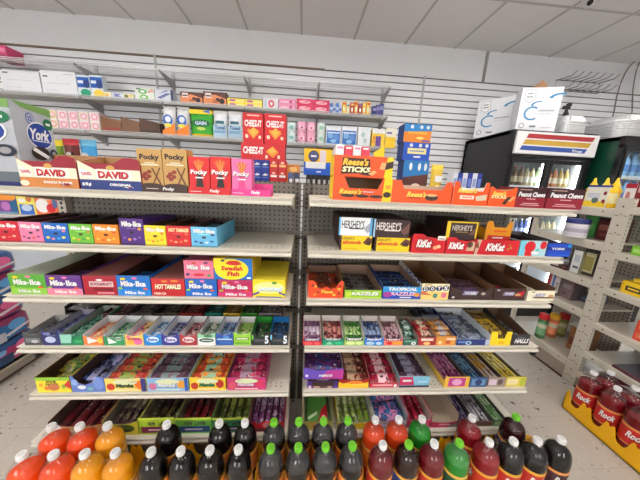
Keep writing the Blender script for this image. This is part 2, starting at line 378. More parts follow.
    # pack length axis is X: rotate about Z puts it along Y; tilt raises the rear end
def fill_pouch(T,n,name,label,group,col,acc,size=(.075,.055,.016),cat='candy',zr=(.004,.02),dark=None,ya=0,yb=1):
    me=pack_mesh(*size,col,acc,dark)
    a=T['y0']+size[1]*.45; q=T['y1']-size[1]*.45
    a,q=a+(q-a)*ya,a+(q-a)*yb
    for i in range(n):
        f=i/max(1,n-1); x=(T['x0']+T['x1'])/2+((-1)**i)*max(0,(T['x1']-T['x0'])/2-size[0]*.52)*.8
        put(me,name,(x,a+(q-a)*f,T['z']+random.uniform(*zr)),(random.uniform(.15,.5),random.uniform(-.12,.12),random.uniform(-.35,.35)),label,cat,group)
# ================================================================== TOP SHELF, seed and biscuit boxes
Z1=STOP[0]+.0005
def seed(name,label,u0,u1,vt,vb,low,lowtxt,price):
    it=[('r',0,0,1,.30,low),('r',.26,.30,1,.62,CRM),('p',[(0,.30),(.26,.30),(.26,.62),(0,.86)],CRM),('r',.30,.60,.98,.63,CRM),
        ('e',.52,.66,.07,.09,GOLD),('r',.27,.31,.86,.61,(244,240,232)),
        ('t','DAVID',.56,.46,.50,.22,(60,16,20)),('t','DAVID',.556,.468,.49,.20,(196,26,36)),('p',[(.02,.42),(.22,.34),(.22,.5),(.02,.64)],WHT),('t','DAVID',.125,.47,.17,.10,(196,26,36),-.5),
        ('t',lowtxt,.66,.17,.36 if len(lowtxt)<9 else .5,.08,WHT)]
    if price: it.append(('t','69¢',.11,.15,.15,.13,WHT))
    else: it.append(('e',.08,.12,.08,.09,CRM))
    P=[(0,0),(1,0),(1,.93),(.86,1),(.74,.99),(.64,.88),(.58,.80),(.02,.80),(0,.98)]
    T=tray(name,label,'box',u0,u1,vt,vb,Z1,1.06,1.20,.135,(150,26,46),KRAFT,it,P,hs=.10)
    return T
T=seed('seed_carton','open carton of sunflower seeds with orange-brown lower band, beside the grey cookie carton',19.5,77.5,155,188,(206,130,66),'RANCH FLAVOR',0)
fill_pouch(T,4,'seed_bag','maroon seed bag lying inside the orange-banded seed carton','seed bags in the orange-banded carton',DRED,WHT,(.10,.07,.02))
T=seed('seed_carton','open carton of sunflower seeds with navy lower band, beside the gold biscuit boxes',79.5,141,157,190,(30,50,120),'ORIGINAL',1)
fill_pouch(T,4,'seed_bag','maroon seed bag lying inside the navy-banded seed carton','seed bags in the navy-banded carton',DRED,WHT,(.10,.07,.02))

def biscuits(u0,u1,vb,vt,strip,col,dark,kind,label,tlabel,text,uend,n):
    # display tray of upright biscuit boxes
    uu=(u1-u0)/n
    T=tray('display_tray',tlabel,'tray',u0,uend,vb-7,vb,Z1,1.06,1.145,.05,strip,strip,[('t','Pocky',.62,.5,.24,.62,WHT,.25),('r',.04,.35,.3,.42,WHT) if kind!='gold' else ('r',.18,.5,.42,.58,WHT)])
    for i in range(n):
        if kind=='gold':
            it=[('t','Pocky',.5,.80,.80,.16,(40,24,18)),('r',.15,.62,.85,.65,CRM),('r',.3,.67,.7,.69,CRM)]
            for a,c in ((.28,.42),(.42,.36),(.3,.30),(.45,.47),(.2,.36)): it.append(('e',a,c,.1,.045,(140,48,34)))
            it+=[('p',[(.55,.18),(.62,.18),(.95,.58),(.88,.58)],(120,66,36)),('p',[(.86,.18),(.93,.18),(.62,.56),(.55,.56)],(92,48,28)),('e',.5,.14,.5,.06,dark)]
        else:
            it=[]
            for j in range(7): a=.22+j*.09; it.append(('p',[(.46+j*.012,.62),(.50+j*.012,.62),(a+.035,.93-abs(j-3)*.02),(a-.02,.93-abs(j-3)*.02)],(238,150,60) if j%2 else (214,110,40)))
            it+=[('p',[(.3,.18),(.7,.18),(.62,.42),(.56,.62),(.44,.62),(.38,.42)],dark),('t','Pocky',.5,.56,.86,.17,(120,10,20),.1),('t','Pocky',.49,.575,.84,.16,WHT,.1),('r',.3,.42,.72,.455,WHT)]
        lb=label[i] if isinstance(label,(list,tuple)) else label
        o,_=carton('biscuit_box',lb,'box',u0+uu*i+.4,u0+uu*(i+1)-.2,vt,vb-.6,T['z'],col,it,Y=1.066,D=.06)
biscuits(138,188,193,149,(62,36,26),(194,152,86),(62,36,26),'gold',('gold biscuit stick box in brown tray, touching the navy-banded seed carton','gold biscuit stick box in brown tray, touching the red biscuit box'),'dark brown display tray holding two gold biscuit stick boxes','Pocky',188,2)
biscuits(189,231,195,157,(206,20,30),(214,22,30),(30,22,22),'red',('red biscuit stick box beside the gold biscuit boxes','red biscuit stick box beside the pink biscuit box'),'red display tray holding two red biscuit stick boxes','Pocky',231,2)
biscuits(231.5,252,196.5,159,(222,60,140),(234,110,170),(226,70,140),'pink','pink biscuit stick box at the end of the row of biscuit boxes','pink display tray with one slot empty under the pink biscuit box','Pocky',271,1)

# big grey cookie carton seen on its long right side
xs=-1.098; z0=Z1
m=MB(); G=(176,180,188); y0,y1=1.07,1.222; zt=CAMZ+.25
m.box(xs-.36,xs,y0,y1,z0,zt,G,front=G)
DG=(40,46,52)
def cookie_face(O,U,N,W,H):
    m.print(O,U,FZ,N,W,H,[('r',0,0,1,.05,NAVY),('r',0,.05,1,.17,(96,104,112)),('p',[(.05,1),(1,1),(1,.90),(.25,.94)],(116,158,84)),('e',.42,.83,.10,.07,BLU),('e',.42,.83,.085,.058,G),('t','12',.42,.83,.09,.06,BLU),
      ('e',.60,.64,.33,.165,WHT),('e',.60,.64,.31,.15,(24,60,150)),('t','York',.60,.65,.5,.14,WHT,.3),('r',.38,.565,.85,.575,WHT),('e',.86,.80,.13,.07,(20,110,70)),('r',.80,.785,.92,.815,WHT),
      ('e',.52,.42,.24,.085,(44,34,32)),('p',[(.32,.45),(.38,.49),(.74,.39),(.68,.35)],WHT),('e',.88,.42,.11,.07,(34,40,60)),('e',.88,.42,.06,.04,GRY),('e',.2,.1,.12,.1,(150,130,126))])
cookie_face((xs,y0,z0),(0,1,0),(1,0,0),y1-y0,zt-z0)
cookie_face((xs-.36,y0,z0),FX,FN,.36,zt-z0)
tag(m.build('cookie_carton',None,(xs-.18,(y0+y1)/2,z0)),'large grey cookie carton with blue oval logo and green top corner','box')

# ---- right bay of the top shelf
RO=(240,84,24)
# lower peanut butter cup box with a window, stick box on top, open at its top
def pbbox(label,u0,u1,vt,vb,zs,items,hole,name,Y=1.06,D=.15,parts=True):
    x0=gx(u0,(vt+vb)/2,Y); x1=gx(u1,(vt+vb)/2,Y); h=gz((u0+u1)/2,vt,Y)-zs; W=x1-x0
    t=thing(name,((x0+x1)/2,Y+D/2,zs),label,'box'); o=t.location
    m=MB()
    m.box(x0,x1,Y+.004,Y+D,zs,zs+.002,BRN); m.box(x0,x0+.003,Y+.003,Y+D,zs,zs+h,YEL); m.box(x1-.003,x1,Y+.003,Y+D,zs,zs+h,YEL); m.box(x0,x1,Y+D-.003,Y+D,zs,zs+h,BRN)
    if hole: m.box(x0,x1,Y+.003,Y+D,zs+h-.003,zs+h,RO)
    m.build('tray_body',t,o)
    m=MB(); poly=[(0,0),(1,0),(1,1),(.84,1),(.76,.52),(.27,.52),(.18,1),(0,1)] if hole else FLAT
    m.prism([(p[0]*W,p[1]*h) for p in poly],(x0,Y,zs),FX,FZ,(0,.003,0),RO,BRN); m.print((x0,Y,zs),FX,FZ,FN,W,h,items); m.build('front_panel',t,o)
    return (x0,x1,Y,zs+h)
it=[('p',[(.84,0),(1,0),(1,1),(.86,1)],YEL),('t',"Reese's",.30,.36,.40,.25,(70,30,16),.3),('t',"Reese's",.295,.38,.39,.23,(250,196,60),.3),('r',.50,.33,.70,.44,(200,60,30)),('t','NUTRAGEOUS',.6,.385,.18,.06,WHT)]
for a in (.25,.5,.74): it.append(('e',a,.20,.12,.07,DBR))
it+=[('e',.92,.30,.07,.12,DBR),('r',.88,.55,.97,.70,(238,150,20))]
q=pbbox('orange chocolate box with dark window cut-out, under the stick box',333,392,177,199.5,Z1,it,True,'chocolate_carton')
it=[('p',[(.86,0),(1,0),(1,1),(.9,1)],YEL),('p',[(.12,.1),(.14,.9),(.60,.86),(.62,.2)],(70,28,14)),('t',"Reese's",.36,.70,.44,.34,(250,196,60),.25),('t','STICKS',.38,.34,.48,.26,(255,244,190),.1),
    ('p',[(.42,.12),(.62,.28),(.72,.2),(.6,.06)],DBR),('p',[(.58,.16),(.68,.34),(.73,.26),(.66,.08)],(222,170,110)),('p',[(.84,.36),(1,.5),(1,.82),(.86,.72)],DBR),('p',[(.77,.42),(.86,.36),(.88,.72),(.8,.74)],(222,170,110))]
x0,x1,yy,zz=pbbox('orange chocolate stick box with yellow edge, on top of the windowed box',334,393,156,177,q[3]+.0005,it,False,'chocolate_carton')
m=MB(); m.prism([(0,0),(.05,0),(.05,.09),(.0,.055)],(x1-.047,yy+.148,zz-.02),FX,FZ,(0,.003,0),YEL,YEL); 
tag(m.build('carton_lid',None),'torn yellow lid flap standing behind the orange stick box','flap')
for i,c in enumerate((WHT,(226,60,84),WHT,(226,60,84))):
    xa=x0+.006+i*.036; m=MB(); m.bev(xa,xa+.034,yy+.01,yy+.12,zz-.06,zz+.042-(i%2)*.004,.003,c); m.print((xa,yy+.01,zz-.06),FX,FZ,FN,.034,.10,[('r',.15,.86,.85,.93,PNK if c==WHT else WHT)])
    tag(m.build('candy_box',None,(xa+.017,yy+.065,zz-.06)),('white candy pack next to the yellow edge, in the stick box','red candy pack beside the leftmost white one in the stick box','white candy pack between two red ones in the stick box','red candy pack nearest the stacked snack bar cartons')[i] if i else 'white candy pack leftmost in the orange stick box','candy')

def orange_tray(label,u0,u1,vt,vb,items,cin,prof=NOTCH):
    return tray('chocolate_tray',label,'tray',u0,u1,vt,vb,Z1,1.06,1.17,.075,RO,cin,items,prof,hs=.08)
T=orange_tray('wide orange tray of chocolate cups with pale inside, widest of its row',391.5,452,181,203,[('t',"Reese's",.42,.38,.34,.26,(90,40,16),.3),('t',"Reese's",.415,.395,.33,.25,(252,210,90),.3),('r',.29,.2,.5,.26,(190,60,20)),('e',.67,.27,.11,.14,DBR),('e',.67,.38,.09,.06,(226,180,130))],(206,178,158))
fill_bars(T,3,'chocolate_bar','orange wrapped chocolate at the bottom of the wide orange tray','chocolates in the wide orange tray',RO,YEL,.012)
T=orange_tray('orange tray of white chocolate cups with small white panel',453,488.5,182,204.5,[('t',"Reese's",.40,.62,.56,.22,(90,40,16),.3),('t',"Reese's",.395,.635,.55,.21,(252,210,90),.3),('r',.2,.26,.6,.42,(255,226,210)),('t','WHITE',.4,.34,.3,.08,RO),('p',[(.64,.4),(.96,.5),(.96,.25),(.68,.2)],(214,196,170))],(246,240,230))
fill_bars(T,3,'chocolate_bar','white wrapped chocolate in the tray with small white panel','chocolates in the white-panel tray',WHT,ORG,.014,lift=.03)
T=orange_tray('small orange tray of chocolate sticks beside the maroon boxes',489,516,187,206.5,[('t',"Reese's",.36,.68,.5,.2,(252,210,90),.3),('t','STICKS',.36,.48,.56,.18,(60,26,14)),('t','STICKS',.355,.495,.55,.17,(255,236,170)),('p',[(.5,.16),(.7,.52),(.82,.5),(.64,.1)],DBR),('p',[(.7,.3),(.9,.56),(.97,.5),(.82,.26)],(222,170,110))],(214,170,120),WAVE)
fill_bars(T,3,'chocolate_bar','orange wrapped stick in the small orange tray','sticks in the small orange tray',RO,DBR,.012)
for i,(a,c,vt,vb,lb) in enumerate(((515.5,546,187.5,208,'maroon peanut candy box beside the small orange tray'),(546.5,584,188.5,210.5,'maroon peanut candy box at the shelf end above the mustard'))):
    carton('candy_box',lb,'box',a,c,vt,vb,Z1,(140,14,40),[('r',0,.52,1,1,(56,18,26)),('t','Peanut Chews',.52,.66,.88,.24,WHT,.15),('r',.1,.86,.5,.9,(190,160,150)),('r',.36,.42,.66,.46,(230,180,180)),('r',.25,.2,.78,.24,(226,170,176)),('r',.18,.12,.82,.155,(226,170,176))],D=.11,side=(120,14,34))

# ---- goods on the rear side of the same shelf
ZR=1.3635
def rear(name,label,cat,u0,u1,vt,vb,col,items,Y=1.62,D=.12,group=None,zs=None,side=None,top=None):
    zs=gz((u0+u1)/2,vb,Y) if zs is None else zs
    return carton(name,label,cat,u0,u1,vt,vb,zs,col,items,Y=Y,D=D,group=group,side=side,top=top)
ch=lambda big:[('t','CHEEZ-IT',.28,.56,.46,.44,WHT),('p',[(.56,.52),(.72,.86),(.86,.5),(.72,.16)],(240,140,40)),('p',[(.6,.6),(.72,.8),(.8,.56),(.7,.4)],(250,180,70)),('e',.58,.2,.03,.12,(255,220,190)),('e',.86,.22,.03,.12,(255,220,190))] if not big else [('t','CHEEZ-IT',.5 if big else .28,.66 if big else .58,.84 if big else .46,.22 if big else .46,WHT),('r',.2,.90,.8,.94,(250,200,190)) if big else ('e',.62,.2,.03,.12,(255,240,220)),('p',[(.5+x*(1 if big else .55)+(0 if big else .2),.34+y*(1 if big else 1.6)) for x,y in ((-.3,.06),(0,-.2),(.3,.02),(.24,.12),(0,.06),(-.24,.14))],(240,140,40)),('p',[(.5+x*(1 if big else .55)+(0 if big else .2),.40+y*(1 if big else 1.6)) for x,y in ((-.2,.0),(0,-.18),(.24,.0),(.02,.14))],(250,176,60)),('e',.18 if big else .9,.22,.08 if big else .04,.07,(255,220,190)),('e',.82 if big else .66,.2,.07 if big else .04,.06,(255,220,190))]
zb=ZR
zz=gz(263,160,1.62)
# blue and red small packs carry the cracker boxes
for i in range(2):
    for k in range(3):
        h=(zz-zb)/3
        carton('cookie_pack',('bottom','middle','top')[k]+' small blue cookie pack of the '+('first','second')[i]+' column under the cracker boxes','box',253.5+i*8,261.2+i*8,0,181,zb+k*h+.0002,(22,54,150),[('p',[(.1,.55),(.5,.75),(.9,.6),(.5,.5)],WHT),('r',.1,.3,.9,.36,(120,160,220))],Y=1.62,D=.08,zt=zb+(k+1)*h)
        carton('cookie_pack',('bottom','middle','top')[k]+' small red cookie pack of the '+('first','second')[i]+' column under the cracker boxes','box',269.7+i*8.6,277.8+i*8.6,0,181,zb+k*h+.0002,(206,40,44),[('r',.1,.4,.9,.62,WHT if k==1 else (250,190,120)),('e',.5,.8,.2,.1,(250,210,180))],Y=1.62,D=.08,zt=zb+(k+1)*h)
m=MB()
o,q1=rear('cracker_box','red cracker box lying flat under two upright cracker boxes','box',241,285,143.5,160,(204,22,34),ch(False),zs=zz+.0003,side=(170,16,28))
rear('cracker_box','upright red cracker box beside the white tissue packs','box',243,263.5,113,143,(210,20,34),ch(True),zs=q1[2]+.0004,side=(170,16,28))
rear('cracker_box','upright red cracker box nearest the gondola uprights','box',264.5,286,114,144,(210,20,34),ch(True),zs=q1[2]+.0004,side=(170,16,28))
for i in range(3):
    carton('cracker_pack',('bottom','middle','top')[i]+' orange cracker pack stacked right of the red cookie packs','box',286.8,299.5,0,182,ZR+.0002+i*.058,(222,140,60),[('e',.5,.5,.3,.3,(246,200,120)),('r',.1,.75,.6,.85,(150,80,40))],Y=1.66,D=.09,zt=ZR+.058*(i+1))
for i,(a,c) in enumerate(((288,293),(293.6,299.6))):
    rear('snack_box',('small blue box under the orange cracker packs','small white-labelled dark box under the orange cracker packs')[i],'box',a,c,172.5,183,((70,90,140),(50,60,90))[i],[('r',.3,.1,.9,.7,WHT)],Y=1.50,D=.05,zs=ZR+.0002)
zz=gz(317,175,1.66)
for i in range(5):
    carton('snack_box','small black box '+('first','second','third','fourth','fifth')[i]+' from the uprights under the yellow-blue cookie box','box',306+i*5.3,311+i*5.3,0,183,ZR+.0002,(38,36,40),[('r',.25,.15,.75,.75,(190,190,186))],Y=1.66,D=.10,zt=zz)
rear('cookie_box','yellow and blue cookie box with round navy emblem, on small black boxes','box',304,332,149,175,(28,92,200),[('r',0,.5,1,1,(248,196,20)),('e',.34,.72,.19,.22,NAVY),('e',.34,.72,.16,.185,(70,80,130)),('r',.24,.69,.44,.75,WHT),('r',.06,.25,.78,.5,(240,240,244)),('r',.56,.52,.78,.95,(226,214,224)),('r',.46,.10,.62,.15,WHT)],Y=1.66,D=.10,zs=zz+.0003)
# snack-bar cartons behind the wide orange tray
z3=ZR+.0003
for i,(u0,u1,vt,vb,c,lo,lb) in enumerate(((403,428.5,160.5,183,(28,120,190),(92,44,40),'blue and brown snack bar carton, bottom of the three stacked'),(403,430,142.5,160.5,(24,80,190),(24,80,190),'bright blue snack bar carton, middle of the three stacked'),(404,431.5,124,142.5,(36,130,200),(230,130,30),'blue and orange snack bar carton, top of the three stacked'))):
    it=[('r',0,0,1,.55,lo),('p',[(0,.55),(1,.66),(1,.4),(0,.4)],lo)]
    for a in (.28,.62,.86): it.append(('e',a,.84,.06,.10,(226,236,240)))
    if i==1: it+=[('r',.16,.36,.86,.68,(238,222,150)),('r',.24,.48,.78,.56,(120,150,190)),('r',.4,.16,.66,.24,WHT)]
    elif i==0: it+=[('e',.55,.3,.2,.10,(238,220,210)),('r',.7,.1,.95,.2,(40,80,200))]
    else: it+=[('r',.14,.46,.86,.58,(250,180,60)),('e',.6,.24,.14,.07,(255,220,120)),('r',.68,.06,.95,.14,BLU)]
    x0=gx(u0,vb,1.55); zt=gz((u0+u1)/2,vt,1.55)
    o,q=carton('snack_carton',lb,'box',u0,u1,vt,vb,z3,c,it,Y=1.55,D=.10,side=(20,50,110)); z3=q[2]+.0003
def bag(name,label,u0,u1,vt,vb,Y,col,items,zs=None,th=.03,cat='bag'):
    # upright pillow bag with crimped top
    x0=gx(u0,vb,Y); x1=gx(u1,vb,Y); zb=gz((u0+u1)/2,vb,Y) if zs is None else zs; zt=gz((u0+u1)/2,vt,Y); h=zt-zb; W=x1-x0
    m=MB(); rows=[(0,.25,.96),(.12,.8,1),(.3,1,.96),(.6,.9,.95),(.86,.45,.98),(.92,.1,1.02),(1,.08,1.03)]; n=9; vs=[]
    for f,t,w in rows:
        for j in range(n): a=j/(n-1); vs.append((x0+W*(.5+(a-.5)*w), Y-th*t*math.sin(PI*a)**.6, zb+h*f))
        for j in range(n): a=1-j/(n-1); vs.append((x0+W*(.5+(a-.5)*w), Y+.002+th*t*math.sin(PI*a)**.6, zb+h*f))
    N=2*n
    for i in range(len(rows)-1):
        m.geo(vs[i*N:(i+2)*N],[(j,(j+1)%N,(j+1)%N+N,j+N) for j in range(N)],col if 0<i<4 else items[0],True)
    m.face(vs[:N][::-1],col); m.face(vs[-N:],items[0])
    m.print((x0,Y-th*.99,zb),FX,FZ,FN,W,h,items[1:])
    return tag(m.build(name,None,((x0+x1)/2,Y,zb)),label,cat)
bag('chip_bag','yellow and green snack bag behind the seed cartons, nearest the cookie carton',49.5,66,140,163,1.56,(120,160,50),[(238,214,40),('e',.5,.52,.4,.14,(40,120,60)),('r',.28,.48,.72,.56,WHT),('e',.5,.25,.3,.13,(230,200,110))],ZR)
bag('chip_bag','dark red snack bag between the yellow-green and blue bags',66.5,82,139,163,1.57,(120,44,44),[(196,50,60),('e',.55,.62,.2,.08,WHT),('e',.5,.3,.34,.15,(214,130,60)),('e',.8,.5,.16,.2,(40,26,26))],ZR)
bag('chip_bag','bright blue snack bag behind the navy-banded seed carton',83,99,140,163,1.58,(60,160,220),[(110,190,230),('e',.45,.62,.26,.08,WHT),('e',.7,.3,.2,.14,(50,60,80))],ZR)
bag('snack_pouch','yellow snack pouch standing beside the snack bar cartons',429.5,441,164.5,184,1.52,(226,190,60),[(240,210,80),('r',.2,.5,.8,.68,WHT),('e',.5,.28,.3,.14,(250,240,200))],ZR)
for i in range(6):
    c=((226,230,240),(40,60,150))[i%2]
    rear('snack_box',('white','blue')[i%2]+' small box, '+('first','second','third')[i//2]+' pair from the yellow pouch, behind the orange trays','box',453+i*4.9,457.6+i*4.9,172.5+i*.2,185,c,[('r',.15,.5,.85,.8,(150,170,220) if i%2==0 else (110,130,210)),('r',.1,.2,.9,.3,(70,90,170) if i%2==0 else (220,226,240))],Y=1.58,D=.07,zs=ZR+.0002)
x=gx(230.7,158,1.6); m=MB(); m.lathe([(.016,0),(.018,.004),(.018,.125),(.013,.142)],x,1.6,ZR,(214,200,190),12); m.lathe([(.0185,.04),(.0185,.11)],x,1.6,ZR,(180,70,60),12)
t=thing('spice_jar',(x,1.6,ZR),'little spice jar with black cap behind the red biscuit boxes','jar'); m.build('jar_body',t,t.location)
m=MB(); m.lathe([(.015,.142),(.015,.165),(.012,.168)],x,1.6,ZR,BLK,12); m.build('cap',t,t.location)
# ================================================================== SECOND SHELF
Z2=STOP[1]+.0005
def mike(bg,acc,big=True,sub=None,txt=WHT):
    v=.80 if big else .62
    it=[('t','Mike',.30,v,.40,.20 if big else .28,txt),('t','and',.53,v-.02,.08,.07,txt),('t','Ike',.76,v,.34,.20 if big else .28,txt)]
    return it
def theatre(i,u0,u1,vt,vb,bg,pal,label,inner=(70,54,48),name='mike',hb=.066,ns=7):
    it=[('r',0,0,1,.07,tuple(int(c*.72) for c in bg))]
    it+=mike(bg,pal) if name=='mike' else [('t','HOT TAMALES',.52,.80,.84,.18,(255,230,170),.15)]
    it+=[('r',.3,.62,.7,.66,tuple(min(255,c+50) for c in bg)),('r',.42,.44,.58,.53,(50,30,26))]
    for k,(a,c) in enumerate(((.18,.28),(.38,.22),(.6,.24),(.8,.3),(.84,.62))): it.append(('e',a,c,.075,.05,pal[k%len(pal)]))
    T=tray('candy_carton',label,'box',u0,u1,vt,vb,Z2,1.055,1.33,hb,bg,inner,it,hs=None)
    return T
CM='small candy boxes standing in the '
D2=[((-6,20,221,241.5),(204,28,48),((240,90,90),(250,190,160)),'red','red open candy carton, first of the second-shelf row, cut by the photo edge'),
 ((20.3,43.5,222,242.5),(236,130,168),((150,80,130),(90,60,90),(220,90,60)),'pink','pink open candy carton between the red and the blue one'),
 ((43.8,69.5,223,243.5),(20,100,190),((240,220,80),(240,140,160),(60,170,230)),'blue','blue open candy carton between pink and green ones'),
 ((70,93.5,224,244.3),(110,186,60),((230,220,60),(230,140,60),(70,150,60)),'green','lime green open candy carton between blue and orange ones'),
 ((94,119.5,224.5,245),(240,140,36),((250,190,60),(220,90,40),(250,220,160)),'orange','orange open candy carton beside the tall purple one'),
 ((120.5,144.5,218.5,245.3),(78,40,126),((120,80,170),(230,150,60),(160,120,200)),'purple','tall purple open candy carton with stacked purple boxes'),
 ((145,166.5,225.5,246.3),(244,214,40),((240,170,40),(230,120,60),(200,190,40)),'yellow','yellow open candy carton between purple and red ones'),
 ((167,191,226,247.2),(206,30,36),((240,110,60),(250,170,120)),'cinnamon','red open cinnamon candy carton beside the yellow one'),
 ((191.5,217.5,227,248),(104,186,226),((40,90,170),(60,60,120),(230,240,250)),'sky','sky blue open candy carton, last of the second-shelf row')]
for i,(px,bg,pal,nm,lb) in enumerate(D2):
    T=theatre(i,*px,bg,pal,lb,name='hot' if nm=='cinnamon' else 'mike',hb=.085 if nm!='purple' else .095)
    w=T['x1']-T['x0']; n=5
    dk=tuple(int(c*.8) for c in bg)
    me=None
    m=MB(); m.bev(-w/2+.002,w/2-.002,-.022,.022,0,.060,.0015,dk); m.print((-w/2+.002,-.022,0),FX,FZ,FN,w-.004,.060,[('r',.1,.5,.9,.8,WHT)]); ob=m.build('candy_box'); me=ob.data; bpy.data.objects.remove(ob)
    for k in range(n):
        put(me,'candy_box',((T['x0']+T['x1'])/2,T['y0']+.026+k*.047,T['z']+.0002),(0,0,0),CM+nm+' carton','box','candy boxes in the '+nm+' carton')
    if nm=='purple':
        x0,x1=T['x0'],T['x1']
        for k in range(2):
            m=MB(); zz=T['z']+.0605+k*.022; m.box(x0+.002,x1-.002,1.07+k*.03,1.26,zz,zz+.021,(84,46,134)); m.print((x0+.002,1.07+k*.03,zz),FX,FZ,FN,x1-x0-.004,.021,[('t','Mike',.3,.5,.36,.6,WHT),('t','Ike',.72,.5,.3,.6,WHT)])
            tag(m.build('candy_box',None,((x0+x1)/2,1.15,zz)),('lower purple candy box lying flat on the tall purple carton','top purple candy box lying flat on the tall purple carton')[k],'box')
# right bay: chocolate bar boxes
HB=lambda c,tc,sub:[('t',"HERSHEY'S",.42,.62,.68,.44,tc,0,.012),('r',.3,.36,.72,.42,tc),('p',[(.74,.4),(.99,.85),(.99,.3),(.86,.15)],sub)]
def bars2(u0,u1,vt,vm,vb,upc,uptc,strip,lbu,lbl,tone):
    zmid=gz((u0+u1)/2,vm,1.07)
    o,q=carton('chocolate_box',lbl,'box',u0,u1-1.5,vm,vb,Z2,(240,206,20),[('r',-.03,0,.03,1,(60,30,26)),('t',"HERSHEY'S",.24,.80,.38,.18,(70,36,28),0,.01),('t','almonds',.36,.55,.6,.26,(210,60,30),.2),('p',[(.70,.5),(.86,.92),(1,.8),(.98,.45)],(96,50,36)),('p',[(.76,.42),(.9,.7),(1,.6),(.94,.36)],(64,32,24)),('r',.08,.1,.55,.14,(200,160,20))],Y=1.07,D=.24,side=(70,40,34),zt=zmid)
    it=[('r',0,0,.05,1,strip)]+HB(upc,uptc,tone)
    if strip==LBLU: it.append(('r',.93,0,1,1,(90,160,210)))
    carton('chocolate_box',lbu,'box',u0-1,u1,vt,vm,zmid+.0003,upc,it,Y=1.066,D=.25,side=(60,36,32))
bars2(340,372.5,217.5,235.5,252,(240,244,246),(36,34,40),LBLU,'white cookies-and-cream chocolate box with light blue edge, on a yellow almond box','yellow almond chocolate box under the white chocolate box',(170,176,186))
bars2(374.5,410,219.5,237.5,252.5,(54,30,34),(232,226,220),(150,190,220),'dark brown chocolate box with white letters on a yellow almond box','yellow almond chocolate box under the dark brown chocolate box',(110,72,66))
KP=[(0,0),(1,0),(1,.86),(.7,.80),(.4,.86),(.3,1),(.06,1),(0,.96)]
KK=lambda s:[('e',.36,.45,.30,.40,(180,16,26)),('t','KitKat',.36,.48,.46,.44,(120,8,16),.3),('t','KitKat',.35,.50,.45,.42,WHT,.3),('e',.70,.30,.07,.10,(236,170,120)),('e',.80,.36,.06,.09,(244,196,150)),('r',.74,.70,.97,.92,(246,236,230)),('r',.77,.75,.94,.80,(60,30,30))]
T=tray('chocolate_tray','red wafer bar tray with tall cut-out, beside the dark brown chocolate box','tray',412,445.5,234,254,Z2,1.06,1.34,.10,(206,22,36),(74,52,44),KK(1),KP,hs=.07)
fill_bars(T,6,'wafer_bar','red wafer bar lying in the first red wafer tray','wafer bars in the first red tray',(150,20,30),(80,40,36),.016,lift=.004,tilt=.3)
T=tray('chocolate_tray','red wafer bar tray under the yellow-edged dark chocolate box','tray',446,474.5,237.5,255,Z2,1.06,1.34,.06,(206,22,36),(74,52,44),[('e',.36,.45,.30,.40,(180,16,26)),('t','KitKat',.36,.48,.56,.44,(120,8,16),.3),('t','KitKat',.35,.50,.55,.42,WHT,.3),('p',[(.7,.2),(.8,.8),(1,.75),(1,.2)],(200,170,140)),('e',.82,.6,.1,.2,(90,50,40))],KP,hs=.055)
fill_bars(T,6,'wafer_bar','red wafer bar lying in the second red wafer tray','wafer bars in the second red tray',(150,20,30),(80,40,36),.014,tilt=.2)
carton('chocolate_box','dark chocolate box with yellow border resting on the second red wafer tray','box',446.5,477.5,221.5,238.5,Z2+.0625,(52,30,32),[('r',0,0,.12,1,(236,200,40)),('r',0,.92,1,1,(236,200,40)),('r',.95,0,1,1,(236,200,40)),('t',"HERSHEY'S",.5,.66,.64,.30,(214,206,200),0,.012),('r',.3,.4,.7,.46,(150,120,60)),('p',[(.72,.3),(.94,.7),(.94,.3)],(110,72,66))],Y=1.075,D=.20,side=(48,30,30))
T=tray('chocolate_tray','red wafer bar tray with beige end panel, right of the dark chocolate box','tray',474.5,518.5,240,257,Z2,1.06,1.32,.055,(206,22,36),(74,52,44),[('p',[(0,0),(.06,0),(.13,1),(.04,1)],(200,176,150)),('p',[(0,.5),(.05,.9),(.09,.4)],(110,70,56)),('e',.45,.5,.22,.46,(180,16,26)),('t','KitKat',.46,.5,.44,.54,(120,8,16),.3),('t','KitKat',.455,.52,.43,.52,WHT,.3),('e',.75,.42,.03,.08,(190,120,60)),('e',.81,.5,.03,.08,(200,140,70)),('e',.77,.68,.03,.07,(170,110,50))])
fill_bars(T,6,'wafer_bar','red wafer bar lying in the tray with beige end','wafer bars in the beige-ended tray',(150,20,30),(80,40,36),.014,tilt=.2)
OP=[(0,0),(1,0),(1,.98),(.86,.98),(.76,.70),(.32,.70),(.22,1),(.08,1.02),(0,.9)]
Tq=tray('chocolate_tray','golden orange candy tray with red band, standing on the beige-ended wafer tray','tray',485.5,511.5,221.5,240.5,Z2+.058,1.10,1.24,.07,(242,156,24),(190,170,150),[('p',[(.1,0),(1,0),(1,.26),(.1,.3)],(206,40,30)),('r',.3,.46,.8,.56,(240,100,20)),('r',.3,.14,.7,.2,WHT)],OP,hs=.06,side_items=None)
fill_bars(Tq,3,'candy_bar','silver and grey candy bar in the golden orange tray','bars in the golden orange tray',(200,196,196),(140,130,130),.016,lift=.02)
T=tray('chocolate_tray','light blue and red coconut bar tray with round red marks','tray',519,546,240.5,258,Z2,1.06,1.32,.06,(176,214,226),(74,56,50),[('r',0,0,.2,1,(120,200,226)),('e',.38,.6,.2,.36,(214,30,40)),('p',[(.22,0),(.5,0),(.4,.5),(.22,.6)],(214,30,40)),('e',.86,.72,.12,.26,(214,30,40)),('p',[(.5,.2),(.7,.55),(.74,.2)],(90,190,190)),('e',.6,.22,.14,.1,WHT)])
fill_bars(T,6,'candy_bar','white coconut bar in the light blue tray','bars in the light blue tray',(230,232,236),(70,120,180),.013,tilt=.2)
